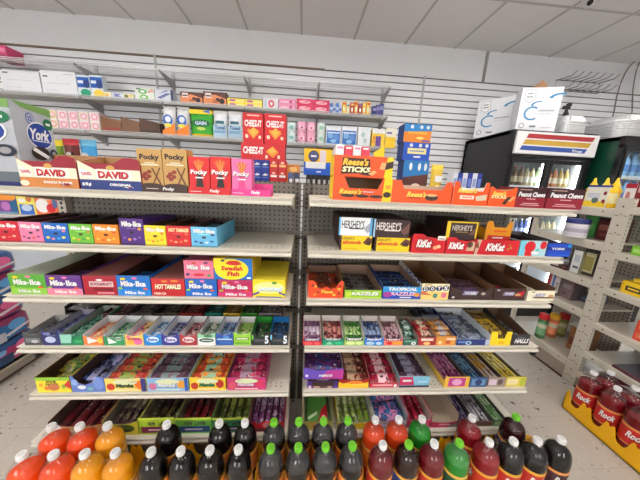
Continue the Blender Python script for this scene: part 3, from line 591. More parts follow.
T=tray('chocolate_tray','royal blue candy tray at the open end of the second shelf','tray',546.5,570.5,243.5,259.5,Z2,1.06,1.34,.07,(20,70,190),(92,84,78),[('r',0,.48,1,.72,(20,40,130)),('t','YORK',.45,.6,.6,.18,(220,226,240)),('e',.9,.84,.1,.14,(40,140,200)),('r',.05,.1,.9,.14,(70,120,220))],hs=.055)
fill_bars(T,6,'candy_bar','silver-blue mint bar in the royal blue tray','bars in the royal blue tray',(170,184,214),(40,80,180),.013,tilt=.2)

# ================================================================== THIRD SHELF
Z3=STOP[2]+.0005
def stack_box(u0,u1,vt,vb,bg,low,lb,kind='mike',Y=1.055,D=.30,zs=Z3,top=None,txt=WHT):
    it=[('r',0,0,1,.32,low),('r',0,.86,1,1,tuple(min(255,int(c*.85+20)) for c in bg))]
    if kind=='mike': it+=[('t','Mike',.30,.60,.36,.28,txt),('t','and',.505,.58,.07,.09,txt),('t','Ike',.72,.60,.30,.28,txt),('t','Mike Ike',.52,.16,.6,.16,WHT),('e',.2,.84,.08,.06,YEL),('e',.55,.88,.08,.06,PNK),('e',.85,.36,.07,.05,ORG),('e',.1,.38,.07,.05,LIME)]
    elif kind=='good': it+=[('r',.18,.44,.9,.72,(226,196,196)),('t','GOOD&FRUITY',.54,.58,.66,.16,(130,20,50)),('r',.3,.26,.88,.36,(120,10,30)),('r',.4,.08,.9,.16,(226,150,160)),('e',.5,.8,.1,.05,WHT)]
    elif kind=='hot': it+=[('t','HOT TAMALES',.5,.52,.8,.30,(120,10,14),.15),('t','HOT TAMALES',.495,.54,.79,.28,(255,244,210),.15),('t','FIERCE',.24,.14,.36,.12,(255,220,200)),('e',.7,.86,.12,.06,(250,140,60)),('e',.4,.84,.1,.06,(250,140,60))]
    return it
def m_tray(u0,u1,vt,vb,bg,low,lb,kind,inner,hb,n=0,pk=None):
    T=tray('candy_carton',lb,'box',u0,u1,vt,vb,Z3,1.055,1.36,hb,bg,inner,stack_box(u0,u1,vt,vb,bg,low,lb,kind))
    return T
carton('candy_carton','green closed candy carton, first of the third-shelf row','box',9.5,46,274,292.5,Z3,(86,170,50),stack_box(0,0,0,0,(86,170,50),(140,200,60),''),Y=1.055,D=.31,top=(150,160,140),side=(80,120,60))
def inner_boxes(T,nm,col,lab,n=5,h=.06):
    w=T['x1']-T['x0']
    m=MB(); m.bev(-w/2+.002,w/2-.002,-.024,.024,0,h,.0015,col); m.print((-w/2+.002,-.024,0),FX,FZ,FN,w-.004,h,[('r',.1,.4,.9,.8,WHT)]); ob=m.build('candy_box'); me=ob.data; bpy.data.objects.remove(ob)
    for k in range(n): put(me,'candy_box',((T['x0']+T['x1'])/2,T['y0']+.027+k*.055,T['z']+.0002),(0,0,0),lab,'box','candy boxes in the '+nm)
T=m_tray(46.8,82.5,275,293.5,(98,50,140),(236,130,160),'purple open candy carton with pink lower band, beside the green one','mike',(80,54,40),.105); inner_boxes(T,'purple and pink carton',(80,50,100),'purple box standing in the purple and pink carton',3,.05)
carton('candy_carton','dark red candy carton with pale lettering between purple and blue cartons','box',83.5,117,276,294.3,Z3,(176,22,44),stack_box(0,0,0,0,(176,22,44),(166,18,40),'','good'),Y=1.055,D=.30,top=(140,80,76),side=(120,20,30))
T=m_tray(117.5,151,275.5,295.5,(20,110,200),(30,130,214),'blue open candy carton between the two dark red cartons','mike',(76,50,38),.10); inner_boxes(T,'third-shelf blue carton',(20,80,150),'blue box standing in the third-shelf blue carton',3,.05)
carton('candy_carton','red cinnamon candy carton with slanted cream lettering on the third shelf','box',151.8,185,278.5,296.5,Z3,(204,34,40),stack_box(0,0,0,0,(204,34,40),(190,26,34),'','hot'),Y=1.055,D=.30,top=(150,90,84),side=(130,20,26))
o,q=carton('candy_carton','blue candy carton under the pink one','box',185.6,217,279,297.3,Z3,(16,96,190),stack_box(0,0,0,0,(16,96,190),(20,110,206),''),Y=1.055,D=.26,side=(20,60,120))
it=mike(0,0,False)
carton('candy_carton','pink candy carton with dark-outlined letters on top of the blue one','box',184,213.5,260.5,278.5,q[2]+.0003,(236,120,150),[('t','Mike',.30,.62,.38,.28,(40,40,50)),('t','Ike',.74,.62,.32,.28,(40,40,50)),('t','Mike',.295,.635,.37,.26,WHT),('t','Ike',.735,.635,.31,.26,WHT),('e',.5,.22,.2,.08,(214,50,60)),('e',.12,.24,.07,.08,(90,60,110)),('e',.85,.2,.07,.07,(90,150,80)),('e',.35,.86,.08,.06,(210,90,60)),('e',.75,.88,.08,.06,(120,70,120))],Y=1.058,D=.16,side=(190,90,120))
o,q=carton('candy_carton','magenta candy carton under the yellow fish candy carton','box',218,252.5,280,298,Z3,(190,30,90),stack_box(0,0,0,0,(190,30,90),(210,50,110),''),Y=1.055,D=.26,side=(130,20,60))
carton('candy_carton','yellow fish candy carton with blue swoosh on top of the magenta one','box',213.8,252.5,258.5,280,q[2]+.0003,(30,110,196),[('e',.46,.48,.44,.50,(252,226,40)),('r',0,.55,.3,1,(252,226,40)),('p',[(.3,.78),(.42,.9),(.62,.9),(.74,.74),(.6,.68),(.4,.70)],(210,40,40)),('t','Swedish',.47,.54,.56,.22,(206,30,40),.1),('t','Fish',.5,.28,.32,.22,(206,30,40),.1),('e',.24,.9,.05,.05,(30,60,60)),('r',.86,.06,.96,.14,WHT)],Y=1.058,D=.24,side=(240,206,40))
o,q=carton('candy_carton','yellow lemon candy carton at the upright end of the third shelf','box',252.8,285.5,280,298.5,Z3,(244,218,40),[('e',.5,.55,.48,.34,(250,240,150)),('t','Lemonhead',.54,.50,.72,.30,(30,90,170)),('t','Lemonhead',.536,.52,.71,.27,(230,246,250)),('p',[(0,.2),(.2,.34),(.2,.24),(0,.1)],(30,70,150)),('p',[(1,.2),(.8,.34),(.8,.24),(1,.1)],(30,70,150)),('e',.66,.84,.08,.07,(90,160,60)),('r',.1,0,.9,.05,(30,70,150))],Y=1.055,D=.28,side=(226,196,40),top=(232,214,60))
# right bay
PP=[(0,0),(1,0),(1,.98),(.93,1.02),(.86,.86),(.78,.58),(.62,.52),(.56,.62),(.46,.62),(.40,.52),(.26,.56),(.2,.90),(.1,1.02),(0,.96)]
T=tray('candy_tray','orange candy tray with pointed ears beside the uprights','tray',308.5,343.5,280.5,298.5,Z3,1.06,1.30,.075,(238,74,28),(120,84,66),[('r',.36,.26,.72,.48,(190,50,20)),('t','Pieces',.54,.37,.34,.2,(250,200,70)),('e',.12,.72,.04,.07,(120,40,20)),('e',.9,.7,.04,.07,(120,40,20)),('e',.2,.66,.04,.06,(250,180,50)),('e',.88,.52,.05,.07,(250,190,60)),('e',.74,.18,.05,.07,(250,200,60)),('e',.27,.34,.04,.06,(120,50,20)),('e',.88,.28,.04,.06,(120,50,20)),('e',.18,.2,.04,.05,(250,180,60))],PP,hs=.06)
fill_bars(T,4,'candy_bar','orange candy pack low in the eared orange tray','packs in the eared orange tray',(170,60,30),(90,40,30),.014)
def razz(u0,u1,vt,vb,bg,lb,txt,acc,dark):
    T=tray('candy_tray',lb,'tray',u0,u1,vt,vb,Z3,1.06,1.33,.075,bg,(150,120,100),[('r',.02,.04,.98,.14,acc),('t',txt,.56,.56,.74,.46,(20,30,60),.15),('t',txt,.555,.585,.73,.43,WHT,.15),('e',.1,.5,.08,.3,acc),('p',[(.1,.9),(.3,.7),(.2,.95)],dark)],hs=.05)
    return T
T=razz(344.5,381.5,290,300.5,(150,206,50),'lime green gum candy tray with low front beside the eared orange tray','RAZZLES',(200,226,70),(60,140,50)); fill_bars(T,5,'gum_pack','dark gum candy pack in the lime green tray','packs in the lime green tray',(54,44,44),(110,110,110),.014,lift=.0,tilt=.2)
T=tray('candy_tray','bright blue tropical gum candy tray between lime and white-lettered trays','tray',382.5,420.5,286.5,302,Z3,1.06,1.33,.08,(24,70,180),(150,120,100),[('p',[(0,.5),(1,.5),(1,1),(0,1)],(40,150,216)),('t','TROPICAL',.52,.80,.76,.26,WHT,.15),('t','RAZZLES',.54,.40,.66,.34,(20,20,80),.15),('t','RAZZLES',.535,.42,.65,.31,(230,190,220),.15),('e',.12,.36,.12,.22,(170,60,150)),('e',.9,.36,.08,.16,(236,150,60)),('r',.45,.1,.75,.18,WHT)],hs=.06)
fill_bars(T,5,'gum_pack','blue gum candy pack in the bright blue tray','packs in the bright blue tray',(30,70,130),(20,30,70),.02,lift=.006)
dots=[('r',0,.5,1,1,(246,236,190)),('r',0,0,1,.5,(244,206,120)),('p',[(0,.3),(.4,.25),(.1,.5),(0,.5)],(214,110,70)),('e',.52,.24,.09,.16,(70,130,110)),('e',.83,.28,.1,.18,(216,110,140)),('r',.08,.9,.35,.95,(150,100,50))]
for k,l in enumerate('DOTS'): dots+=[('e',.14+k*.24,.66+k*.03,.12,.17,(20,40,90)),('t',l,.14+k*.24,.66+k*.03,.13,.24,WHT)]
ds=[]
for k,l in enumerate('DOTS'): ds+=[('e',.40+k*.155,.62-k*.02,.07,.22,(20,60,140)),('t',l,.40+k*.155,.62-k*.02,.075,.28,WHT)]
T=tray('candy_tray','cream and yellow candy tray with round blue letter spots','tray',421,448.5,283.5,302,Z3,1.06,1.36,.11,(240,236,226),(132,94,62),dots,hs=.075,side_items=ds)
m=MB()
fill_bars(T,4,'candy_box','small candy box at the bottom of the cream and yellow tray','boxes in the cream and yellow tray',(150,110,70),(70,60,60),.012,tilt=.1,fr=.6)
SN=[(0,0),(1,0),(1,1),(.9,1),(.8,.70),(.22,.70),(.12,.98),(0,.98)]
def snick(u0,u1,vt,vb,bg,lb,items,prof,hb,inner=(112,80,58)):
    return tray('chocolate_tray',lb,'tray',u0,u1,vt,vb,Z3,1.06,1.38,hb,bg,inner,[('p',[(.28,.42),(.33,.72),(.66,.72),(.61,.42)],(210,200,220)),('p',[(.29,.45),(.335,.69),(.65,.69),(.605,.45)],(70,60,150)),('t','SNICKERS',.475,.57,.28,.17,WHT,.2)]+items,prof,hs=.07)
T=snick(449.5,492.5,288,302.5,(58,38,36),'dark brown nut bar tray with cut-down front beside the cream and yellow tray',[('t','48',.08,.2,.07,.16,WHT),('e',.77,.55,.05,.12,(180,170,160))],SN,.10)
fill_bars(T,6,'nut_bar','brown nut bar in the cut-down dark brown tray','bars in the cut-down brown tray',(78,48,42),(90,70,110),.018,lift=.012,tilt=.3,fr=.5)
T=snick(493,525,288.5,304,(60,38,36),'dark brown nut bar tray with red corner panel',[('t','24',.12,.86,.1,.12,WHT),('p',[(.68,.35),(.74,.7),(.95,.85),(.9,.35)],(190,24,40)),('e',.74,.5,.1,.1,(206,160,110))],FLAT,.10)
fill_bars(T,5,'nut_bar','brown nut bar in the tray with red corner','bars in the red-cornered brown tray',(78,48,42),(190,40,50),.016,tilt=.2,fr=.3)
T=snick(526,553.5,290.5,306,(238,232,206),'cream white nut bar tray at the open end of the third shelf',[('t','24',.2,.86,.12,.12,(70,60,60)),('p',[(.24,.26),(.22,.38),(.98,.38),(.98,.26)],(90,56,44)),('e',.86,.5,.1,.16,(206,160,110))],FLAT,.085)
fill_bars(T,5,'nut_bar','cream nut bar in the cream white tray','bars in the cream white tray',(232,222,196),(70,60,150),.014,tilt=.15,fr=.3)
# ================================================================== FOURTH SHELF, gum
Z4=STOP[3]+.0005
def gum(u0,u1,vt,vb,bg,inner,lb,nm,pc,pa,items,prof=WAVE,hb=.066,Y1=1.20,n=5,cf=None,lift=.010,th=.014):
    T=tray('gum_tray',lb,'tray',u0,u1,vt,vb,Z4,1.055,Y1,hb,bg,inner,items,prof,hs=.055,cfront=cf)
    fill_bars(T,n,'gum_pack',f'{nm} gum pack in the {lb.split(" gum tray")[0]} tray',f'gum packs in the {lb.split(" gum tray")[0]} tray',pc,pa,th,lift=lift,tilt=.5)
    return T
EXT=lambda c,tc:[('e',.5,.5,.36,.26,tc),('t','Extra',.5,.5,.56,.26,c)]
W2=(226,226,230)
gum(24,42,332,344,(70,74,78),(150,150,150),'charcoal gum tray at the far outer end','dark grey',(66,68,72),(120,120,126),[('r',.1,.2,.9,.55,(120,124,128)),('e',.6,.3,.2,.12,(200,196,200))])
gum(42.5,60.5,329,345.5,(44,50,110),(160,160,176),'navy gum tray next to the charcoal one','navy',(40,44,110),(110,120,180),[('e',.45,.35,.3,.2,(190,200,230)),('r',.1,.65,.5,.8,(120,130,190))],EARS,Y1=1.26)
gum(61,83.5,334,345.5,(26,130,84),(150,160,150),'green and mint gum tray, widest of the greens','green',(40,110,84),(130,190,170),[('p',[(0,.2),(.45,.2),(.55,1),(0,1)],(150,210,190)),('r',.6,.2,.95,.5,(60,170,100))],Y1=1.30,n=7)
gum(84,104,335.5,346,(240,130,70),W2,'orange and white gum tray between two green ones','orange',(226,100,60),(240,200,160),[('p',[(.2,.15),(.8,.5),(.2,.85)],WHT),('e',.85,.5,.14,.3,(250,200,70))])
gum(104.5,125,336,346.5,(40,150,90),W2,'green and white gum tray beside the yellow and pink one','green',(36,120,70),(160,200,170),[('p',[(.2,.15),(.65,.3),(.2,.85)],WHT),('e',.72,.72,.2,.2,(210,230,220)),('r',.5,.65,.9,.78,(30,90,60))])
gum(125.5,144,334,347,(246,214,110),W2,'yellow and pink gum tray with bubble shapes','pink',(226,120,160),(250,210,120),[('e',.7,.35,.26,.3,(236,110,170)),('e',.3,.3,.2,.22,(250,180,60)),('t','Extra',.5,.62,.7,.3,(200,60,110)),('e',.2,.75,.12,.12,(240,120,140))])
gum(144.5,162,333.5,347.5,(20,130,214),W2,'sky blue gum tray with white oval','light blue',(70,140,200),(200,220,240),EXT((30,90,190),(220,236,250)))
gum(162.5,180,334,347.5,(56,56,150),W2,'indigo gum tray with white oval','indigo',(60,64,130),(170,176,220),EXT((60,60,150),(230,230,246)))
gum(180.5,197.5,334,348,(170,50,60),W2,'brick red gum tray with white oval','brick red',(150,56,66),(226,180,180),EXT((160,40,60),(240,226,226)))
gum(198,216,333,348.5,(150,210,170),W2,'pale mint gum tray with white front and dark lozenge','pale green',(110,150,120),(220,226,210),[('r',0,0,1,.62,WHT),('e',.5,.42,.42,.17,(24,60,60)),('r',.22,.38,.78,.46,(226,240,230)),('e',.6,.78,.24,.1,(60,130,80))])
gum(216.5,233.5,332.5,348.5,(34,84,170),W2,'royal blue gum tray with pale band','blue',(50,90,150),(150,180,220),[('r',.05,.42,.95,.54,(190,214,240)),('e',.6,.66,.2,.12,(90,150,220)),('r',.2,.14,.9,.28,(60,110,190))])
gum(234,251,332,348.5,(150,206,60),W2,'lime gum tray with dark lettering band','lime',(130,190,60),(200,220,140),[('r',.1,.42,.9,.6,(60,100,50)),('r',.16,.46,.84,.56,(230,240,210)),('r',.1,.1,.9,.25,(110,170,50))])
S5=lambda c:[('r',.1,.12,.78,.55,(50,52,58)),('r',.18,.3,.7,.42,(90,94,100)),('t','5',.86,.42,.22,.60,(230,240,246)),('e',.07,.6,.05,.2,c)]
NB=[(0,0),(1,0),(1,1),(.82,1),(.72,.62),(.26,.62),(.16,1),(0,1)]
gum(251.5,269.5,331.5,348.8,(24,24,28),(40,150,50),'black and green gum tray with big numeral','black',(30,32,34),(50,90,50),S5((120,220,80)),NB,cf=(26,26,30),lift=.014)
gum(270,288,331.5,349,(24,24,30),(20,120,190),'black and blue gum tray nearest the uprights','black',(28,30,36),(40,80,130),S5((120,200,240)),NB,cf=(24,26,32),lift=.014)
# second rank of trays behind
BK=[(66,100,(70,74,76),'grey',(54,50,50)),(103,128,(96,62,66),'plum',(84,40,50)),(130,152,(90,86,84),'stone',(60,50,48)),(156,178,(84,70,62),'tan',(66,52,44)),(180,202,(150,34,36),'red',(100,30,30)),(205,222,(20,130,110),'teal',(20,80,70)),(223.5,240,(214,180,70),'mustard',(120,96,40)),(241,257.5,(60,150,50),'leaf green',(30,70,30)),(259,282,(130,122,128),'grey',(96,90,96))]
for i,(a,c,col,nm,pk) in enumerate(BK):
    lb=f'{nm} gum tray in the back rank of the gum shelf'
    if nm=='grey': lb=('grey gum tray in the back rank above the charcoal and navy ones','pale grey gum tray in the back rank behind the black trays')[i>3]
    T=tray('gum_tray',lb,'tray',a,c,313,319,Z4,1.235+(.07 if i==0 else 0),1.385,.065,col,tuple(int(q*.8) for q in col),[('r',.1,.6,.9,.8,tuple(int(q*.6) for q in col))],hs=.055)
    fill_bars(T,3,'gum_pack','gum pack in the '+lb.replace(' of the gum shelf','').replace(' above the charcoal and navy ones',' over the charcoal one').replace('in the back rank','at the back'),'gum packs in the '+lb,pk,tuple(min(255,q+40) for q in pk),.016,lift=.024,tilt=.3)
# right bay: stick gum in tall-backed trays
def stickgum(u0,u1,vt,vb,bg,lb,pc,pa,items,n=4,hb=.095):
    T=tray('gum_tray',lb,'tray',u0,u1,vt,vb,Z4,1.055,1.17,hb,bg,(206,196,190),items,DIP,hs=.05)
    fill_sticks(T,n,'gum_pack','slim gum pack leaning in the '+lb.split(' gum tray')[0]+' gum tray','packs in the '+lb.split(' gum tray')[0]+' tray',pc,pa,.012,lift=.012,tilt=.42)
MEN=lambda c,ac:[('r',.04,.55,.96,.88,c),('t','TRIDENT',.5,.72,.8,.22,WHT,.2),('e',.3,.25,.22,.2,ac),('e',.75,.25,.16,.18,ac)]
stickgum(303,321.5,337,348.5,(206,50,60),'red gum tray beside the uprights, with violet sticks',(130,80,120),(220,200,220),MEN((60,50,110),(236,90,90)))
stickgum(322.5,343.5,337,349.5,(24,160,110),'green-fronted gum tray holding red sticks',(120,36,46),(220,150,140),[('r',.04,.6,.96,.9,(24,70,90)),('t','TRIDENT',.5,.75,.8,.2,WHT,.2),('p',[(.1,.1),(.5,.1),(.35,.5)],(150,220,190)),('e',.75,.28,.18,.18,(60,190,140))])
stickgum(344.5,364,336.5,349,(170,206,110),'pale lime gum tray holding green sticks',(50,120,40),(190,220,150),MEN((40,60,70),(220,236,160)))
stickgum(364.5,383.5,337,348.5,(40,130,214),'bright blue gum tray holding navy sticks',(44,60,110),(150,170,210),MEN((30,90,180),(190,220,246)))
stickgum(384,402.5,337.5,348,(240,130,120),'salmon gum tray with orange front holding mauve sticks',(110,64,74),(210,170,180),[('r',.04,.6,.96,.9,(150,40,90)),('t','TRIDENT',.5,.75,.8,.2,WHT,.2),('e',.28,.3,.16,.22,(220,40,40)),('r',.45,.12,.98,.5,(250,160,50))])
def roll_tray(u0,u1,vt,vb,bg,lb,nm,pc,pa,items,Y1=1.22,hb=.06,layers=3,n=3):
    T=tray('mint_tray',lb,'tray',u0,u1,vt,vb,Z4,1.055,Y1,hb,bg,(150,140,130),items,hs=.045)
    for k in range(layers):
        me=pack_mesh((T['x1']-T['x0'])*.96,.036,.022,pc,pa,None)
        for i in range(n+1-k):
            put(me,'mint_pack',((T['x0']+T['x1'])/2,T['y0']+.02+(i+k*.6)*.04,T['z']+.0225*k+.0005),(.1,0,random.uniform(-.06,.06)),f'{nm} mint pack heaped in the {lb.split(" mint tray")[0]} mint tray','candy',f'mint packs in the {lb.split(" mint tray")[0]} tray')
roll_tray(402.8,417.5,339,348,(40,90,76),'dark green mint tray with white disc','dark green',(50,96,80),(180,206,196),[('e',.72,.3,.16,.26,WHT),('e',.72,.3,.07,.12,(60,100,80)),('r',.1,.55,.9,.8,(120,170,150))])
roll_tray(418,435.5,337,347.8,(180,40,46),'red mint tray between green and gold ones','red',(176,40,46),(236,214,190),[('r',.15,.55,.85,.85,(240,226,214)),('e',.5,.25,.2,.2,(240,200,120))])
roll_tray(436,455.5,336,347.5,(226,150,60),'gold mint tray with orange speckle','gold',(220,150,70),(200,190,190),[('e',.2,.3,.1,.2,(250,220,160)),('e',.6,.35,.14,.2,(190,80,40)),('r',.5,.6,.95,.8,(240,220,190))])
T=tray('mint_tray','long dark blue mint tray in the back rank behind the gold one','tray',421,457,315,326,Z4,1.235,1.385,.06,(90,96,110),(110,104,100),[('r',.1,.4,.9,.7,(50,60,90))],hs=.045)
fill_bars(T,4,'mint_pack','dark blue mint pack in the back-rank dark blue tray','packs in the back-rank dark blue tray',(36,50,80),(110,130,170),.02,lift=.02,tilt=.25)
T=tray('mint_tray','navy cough drop tray with white inner side and circle','tray',456,489.5,339,347,Z4,1.055,1.30,.075,(34,50,120),(214,220,226),[('e',.36,.4,.09,.32,(190,220,236)),('e',.36,.4,.05,.18,(34,80,150)),('r',.05,.4,.28,.7,(90,130,200)),('r',.86,.1,.99,.95,(190,200,226))],hs=.06)
fill_bars(T,5,'mint_pack','steel blue mint pack in the navy tray with white inside','packs in the navy tray with white inside',(70,84,110),(150,160,176),.018,lift=.006,tilt=.35)
T=tray('mint_tray','yellow cough drop tray with square notch, beside the black one','tray',490,511,331.5,346.5,Z4,1.055,1.28,.07,(248,210,30),(120,96,60),[('r',.42,.1,.7,.3,(230,180,20))],[(0,0),(1,0),(1,1),(.74,1),(.68,.5),(.36,.5),(.3,1),(0,1)],hs=.06)
fill_sticks(T,3,'drop_stick','brown and yellow drop stick in the notched yellow tray','sticks in the notched yellow tray',(110,80,40),(226,190,60),.02,lift=.004,tilt=.1,layers=2)
T=tray('mint_tray','black cough drop tray with white lettering and tall brown back','tray',511.5,529.5,334.5,345.5,Z4,1.055,1.28,.105,(44,46,52),(104,78,60),[('t','HALLS',.56,.42,.80,.42,WHT,.3),('r',.3,.72,.7,.78,(110,120,130))],FLAT,hs=.055)
fill_sticks(T,3,'drop_stick','silver drop stick in the black lettered tray','sticks in the black lettered tray',(150,150,156),(60,64,70),.02,lift=.002,tilt=.05)

# ================================================================== FIFTH SHELF
Z5=STOP[4]+.0005
T=tray('candy_tray','yellow sour candy tray at the outer left end of the fifth shelf','tray',36.5,71,377,390.5,Z5,1.055,1.40,.09,(244,226,60),(84,60,42),[('r',0,.78,1,1,(150,200,60)),('t','SOUR',.46,.72,.30,.16,(40,50,30)),('t','PATCH',.46,.54,.34,.16,(40,50,30)),('e',.5,.36,.17,.24,(200,120,80)),('e',.14,.5,.06,.12,(240,170,50)),('e',.8,.4,.05,.14,(130,170,60)),('p',[(.82,.5),(1,.85),(1,.2)],(220,60,60)),('e',.3,.3,.07,.12,(230,120,60))],DIP,hs=.085)
fill_pouch(T,13,'candy_pouch','yellow sour candy pouch heaped in the yellow tray','sour candy pouches in the yellow tray',(206,190,40),(90,140,60),(.10,.07,.018),zr=(.004,.034),dark=(120,110,40),ya=.12)
T=tray('candy_tray','blue candy tray with curved front full of blue pouches','tray',71.5,105,375.5,391.5,Z5,1.055,1.40,.085,(100,130,206),(80,60,56),[('e',.3,.3,.13,.12,WHT),('e',.82,.5,.14,.4,(120,150,220)),('e',.55,.2,.1,.12,(120,180,190)),('e',.12,.6,.1,.2,(150,180,236))],[(0,0),(1,0),(1,.9),(.8,.95),(.7,.6),(.4,.45),(.14,.62),(.08,1),(0,1)],hs=.08)
fill_pouch(T,13,'candy_pouch','blue berry candy pouch heaped in the blue tray','candy pouches in the blue tray',(80,100,170),(170,170,214),(.095,.07,.018),zr=(.004,.034),dark=(40,44,80),ya=.05)
def chew(u0,u1,vt,vb,bg,inner,lb,nm,pc,pa,items,n=6,dk=None):
    T=tray('candy_tray',lb,'tray',u0,u1,vt,vb,Z5,1.055,1.36,.085,bg,inner,items,[(0,0),(1,0),(1,1),(.5,.93),(0,1)],hs=.07)
    fill_bars(T,n,'chew_pack',f'{nm} fruit chew pack in the {lb.split(" fruit")[0]} tray',f'fruit chew packs in the {lb.split(" fruit")[0]} tray',pc,pa,.024,lift=.036,tilt=.42,dark=dk)
CH=lambda a,b_,tc,:[('e',.13,.36,.10,.26,a),('e',.84,.5,.11,.32,b_),('e',.5,.72,.3,.2,(226,232,190)),('t','Mamba',.48,.44,.44,.30,(40,50,50),.2),('t','Mamba',.475,.46,.43,.28,tc,.2),('r',.2,.1,.8,.16,(250,250,230))]
chew(105.5,146.5,378,391.5,(246,222,110),W2,'pale yellow fruit chew tray with red and orange fruits','orange-green',(214,110,60),(150,170,80),CH((220,70,50),(240,120,40),(40,90,60))+[('r',.88,0,1,1,(60,60,130))],dk=(190,60,50))
chew(147.5,188.5,377.5,392,(140,190,232),W2,'pale blue fruit chew tray with orange fruits','mauve and grey',(120,90,110),(120,140,140),CH((210,120,160),(236,160,60),(240,240,240))+[('r',.92,0,1,1,(40,90,180))],dk=(90,60,80))
chew(190,226,377,392,(248,206,60),(214,190,90),'golden yellow fruit chew tray with dark red fruits','golden',(236,150,50),(150,190,160),CH((190,60,40),(190,50,40),(30,120,90)),dk=(200,70,40))
chew(227.5,266,377,392.3,(206,60,120),(120,60,120),'magenta fruit chew tray, last before the bare shelf end','magenta',(196,50,90),(170,140,160),CH((220,90,110),(220,60,100),(240,210,226)),dk=(150,30,70))
# right bay
x0=gx(304.5,386,1.06)
T=tray('candy_tray','purple-edged chocolate bar tray with open window, under the violet one','tray',307.5,338,380.5,390.5,Z5,1.06,1.34,.062,(80,44,130),(80,56,48),[('r',.14,.3,.88,.92,(56,34,34)),('r',.2,.08,.8,.28,(210,170,130)),('r',.40,.06,.66,.3,(96,58,44)),('e',.08,.2,.05,.2,(230,200,220))],FLAT,hs=.06)
fill_bars(T,4,'candy_bar','brown and tan bar in the purple-edged tray','bars in the purple-edged tray',(130,80,60),(210,170,120),.016,lift=.01)
zt=Z5+.0625
x1=gx(343,380,1.045); x0=gx(303.5,380,1.045)
t=thing('candy_tray',((x0+x1)/2,1.2,zt),'violet and magenta candy tray on top of the purple-edged bar tray','tray'); o=t.location
m=MB(); m.box(x0,x1,1.052,1.32,zt,zt+.002,(150,120,130)); m.prism([(1.052,zt),(1.32,zt),(1.32,zt+.10),(1.052,zt+.06)],(x0,0,0),(0,1,0),FZ,(.0025,0,0),(150,140,146)); m.prism([(1.052,zt),(1.32,zt),(1.32,zt+.10),(1.052,zt+.06)],(x1,0,0),(0,1,0),FZ,(-.0025,0,0),(150,140,146)); m.box(x0,x1,1.318,1.32,zt,zt+.10,(120,90,120)); m.build('tray_body',t,o)
m=MB(); W=x1-x0; m.prism([(0,0),(W,0),(W,.062),(W*.6,.056),(W*.4,.05),(W*.2,.060),(0,.066)],(x0,1.05,zt),FX,FZ,(0,.002,0),(110,80,190),(90,60,120)); m.print((x0,1.05,zt),FX,FZ,FN,W,.06,[('p',[(.45,.05),(1,.05),(1,.95),(.62,.86),(.5,.5)],(190,60,150)),('t','NERDS',.56,.34,.36,.24,(40,30,80),.2),('t','NERDS',.555,.36,.35,.22,WHT,.2),('e',.08,.36,.04,.12,(230,220,246))]); m.build('front_panel',t,o)
Tn=dict(x0=x0+.004,x1=x1-.004,y0=1.056,y1=1.31,z=zt+.002)
fill_bars(Tn,4,'candy_rope','purple and navy candy rope in the violet tray','candy ropes in the violet tray',(96,30,90),(40,50,110),.02,lift=.03,tilt=.35,dark=(60,30,80))
T=tray('candy_tray','red and yellow candy tray with low scalloped front','tray',338.5,368.5,378.5,389.5,Z5,1.06,1.36,.09,(170,30,34),(120,24,28),[('p',[(0,.0),(1,.0),(1,.62),(.7,.5),(.4,.66),(.15,.5),(0,.7)],(246,196,40)),('e',.55,.6,.25,.2,(240,140,50)),('r',.4,.3,.9,.42,(250,220,90))],WAVE,hs=.05)
fill_bars(T,5,'candy_bar','red and cream bar in the red and yellow tray','bars in the red and yellow tray',(120,40,34),(206,170,140),.018,lift=.014,tilt=.3)
T=tray('candy_tray','crimson chew tray with low front and pale inner side','tray',369.5,398,382.5,389,Z5,1.06,1.36,.085,(196,30,60),(186,166,150),[('r',.1,.3,.8,.7,(236,160,170)),('e',.9,.4,.06,.3,WHT)],hs=.04)
fill_bars(T,5,'chew_pack','crimson fruit chew pack in the low crimson tray','packs in the low crimson tray',(200,34,64),(240,190,200),.024,lift=.004,tilt=.35,dark=(150,20,50))
T=tray('candy_tray','pale blue and crimson candy tray beside the bare shelf','tray',399.5,429.5,376,386,Z5,1.06,1.36,.085,(130,190,220),(196,176,158),[('p',[(0,.2),(.5,.2),(.42,.95),(0,.95)],(200,40,90)),('r',.1,.5,.4,.7,WHT),('r',0,0,1,.16,(50,40,60)),('r',.6,.4,.95,.6,(170,214,236))],hs=.055)
fill_bars(T,6,'chew_pack','dark plum candy pack in the pale blue tray','packs in the pale blue tray',(90,50,80),(150,150,176),.02,lift=.02,tilt=.3,dark=(60,40,60))
def sticks(u0,u1,vt,vb,Z,bg,inner,lb,nm,pc,pa,items,n=4,Y0=1.055,Y1=1.375,layers=2,cat='candy'):
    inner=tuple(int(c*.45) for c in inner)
    T=tray('stick_tray',lb,'tray',u0,u1,vt,vb,Z,Y0,Y1,.042,bg,inner,items,hs=.04)
    fill_sticks(T,n,'candy_stick',nm+' candy stick in the '+lb.split(' candy')[0]+' tray','sticks in the '+lb.split(' candy')[0]+' tray',pc,pa,.013,lift=.001,layers=layers,gapw=.62)
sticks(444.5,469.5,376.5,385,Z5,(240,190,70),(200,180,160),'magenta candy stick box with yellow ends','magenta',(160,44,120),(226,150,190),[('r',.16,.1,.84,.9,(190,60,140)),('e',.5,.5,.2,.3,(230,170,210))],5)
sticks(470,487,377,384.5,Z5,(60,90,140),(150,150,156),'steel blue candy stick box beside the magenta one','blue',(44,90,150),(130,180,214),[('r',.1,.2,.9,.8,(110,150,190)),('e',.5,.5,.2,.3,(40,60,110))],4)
sticks(488,505.5,377,384.3,Z5,(160,140,130),(170,150,130),'taupe candy stick box with gold and white sticks','white and gold',(206,190,190),(220,170,60),[('r',.06,.2,.5,.8,(220,200,214)),('e',.7,.5,.16,.3,(90,70,70))],3)
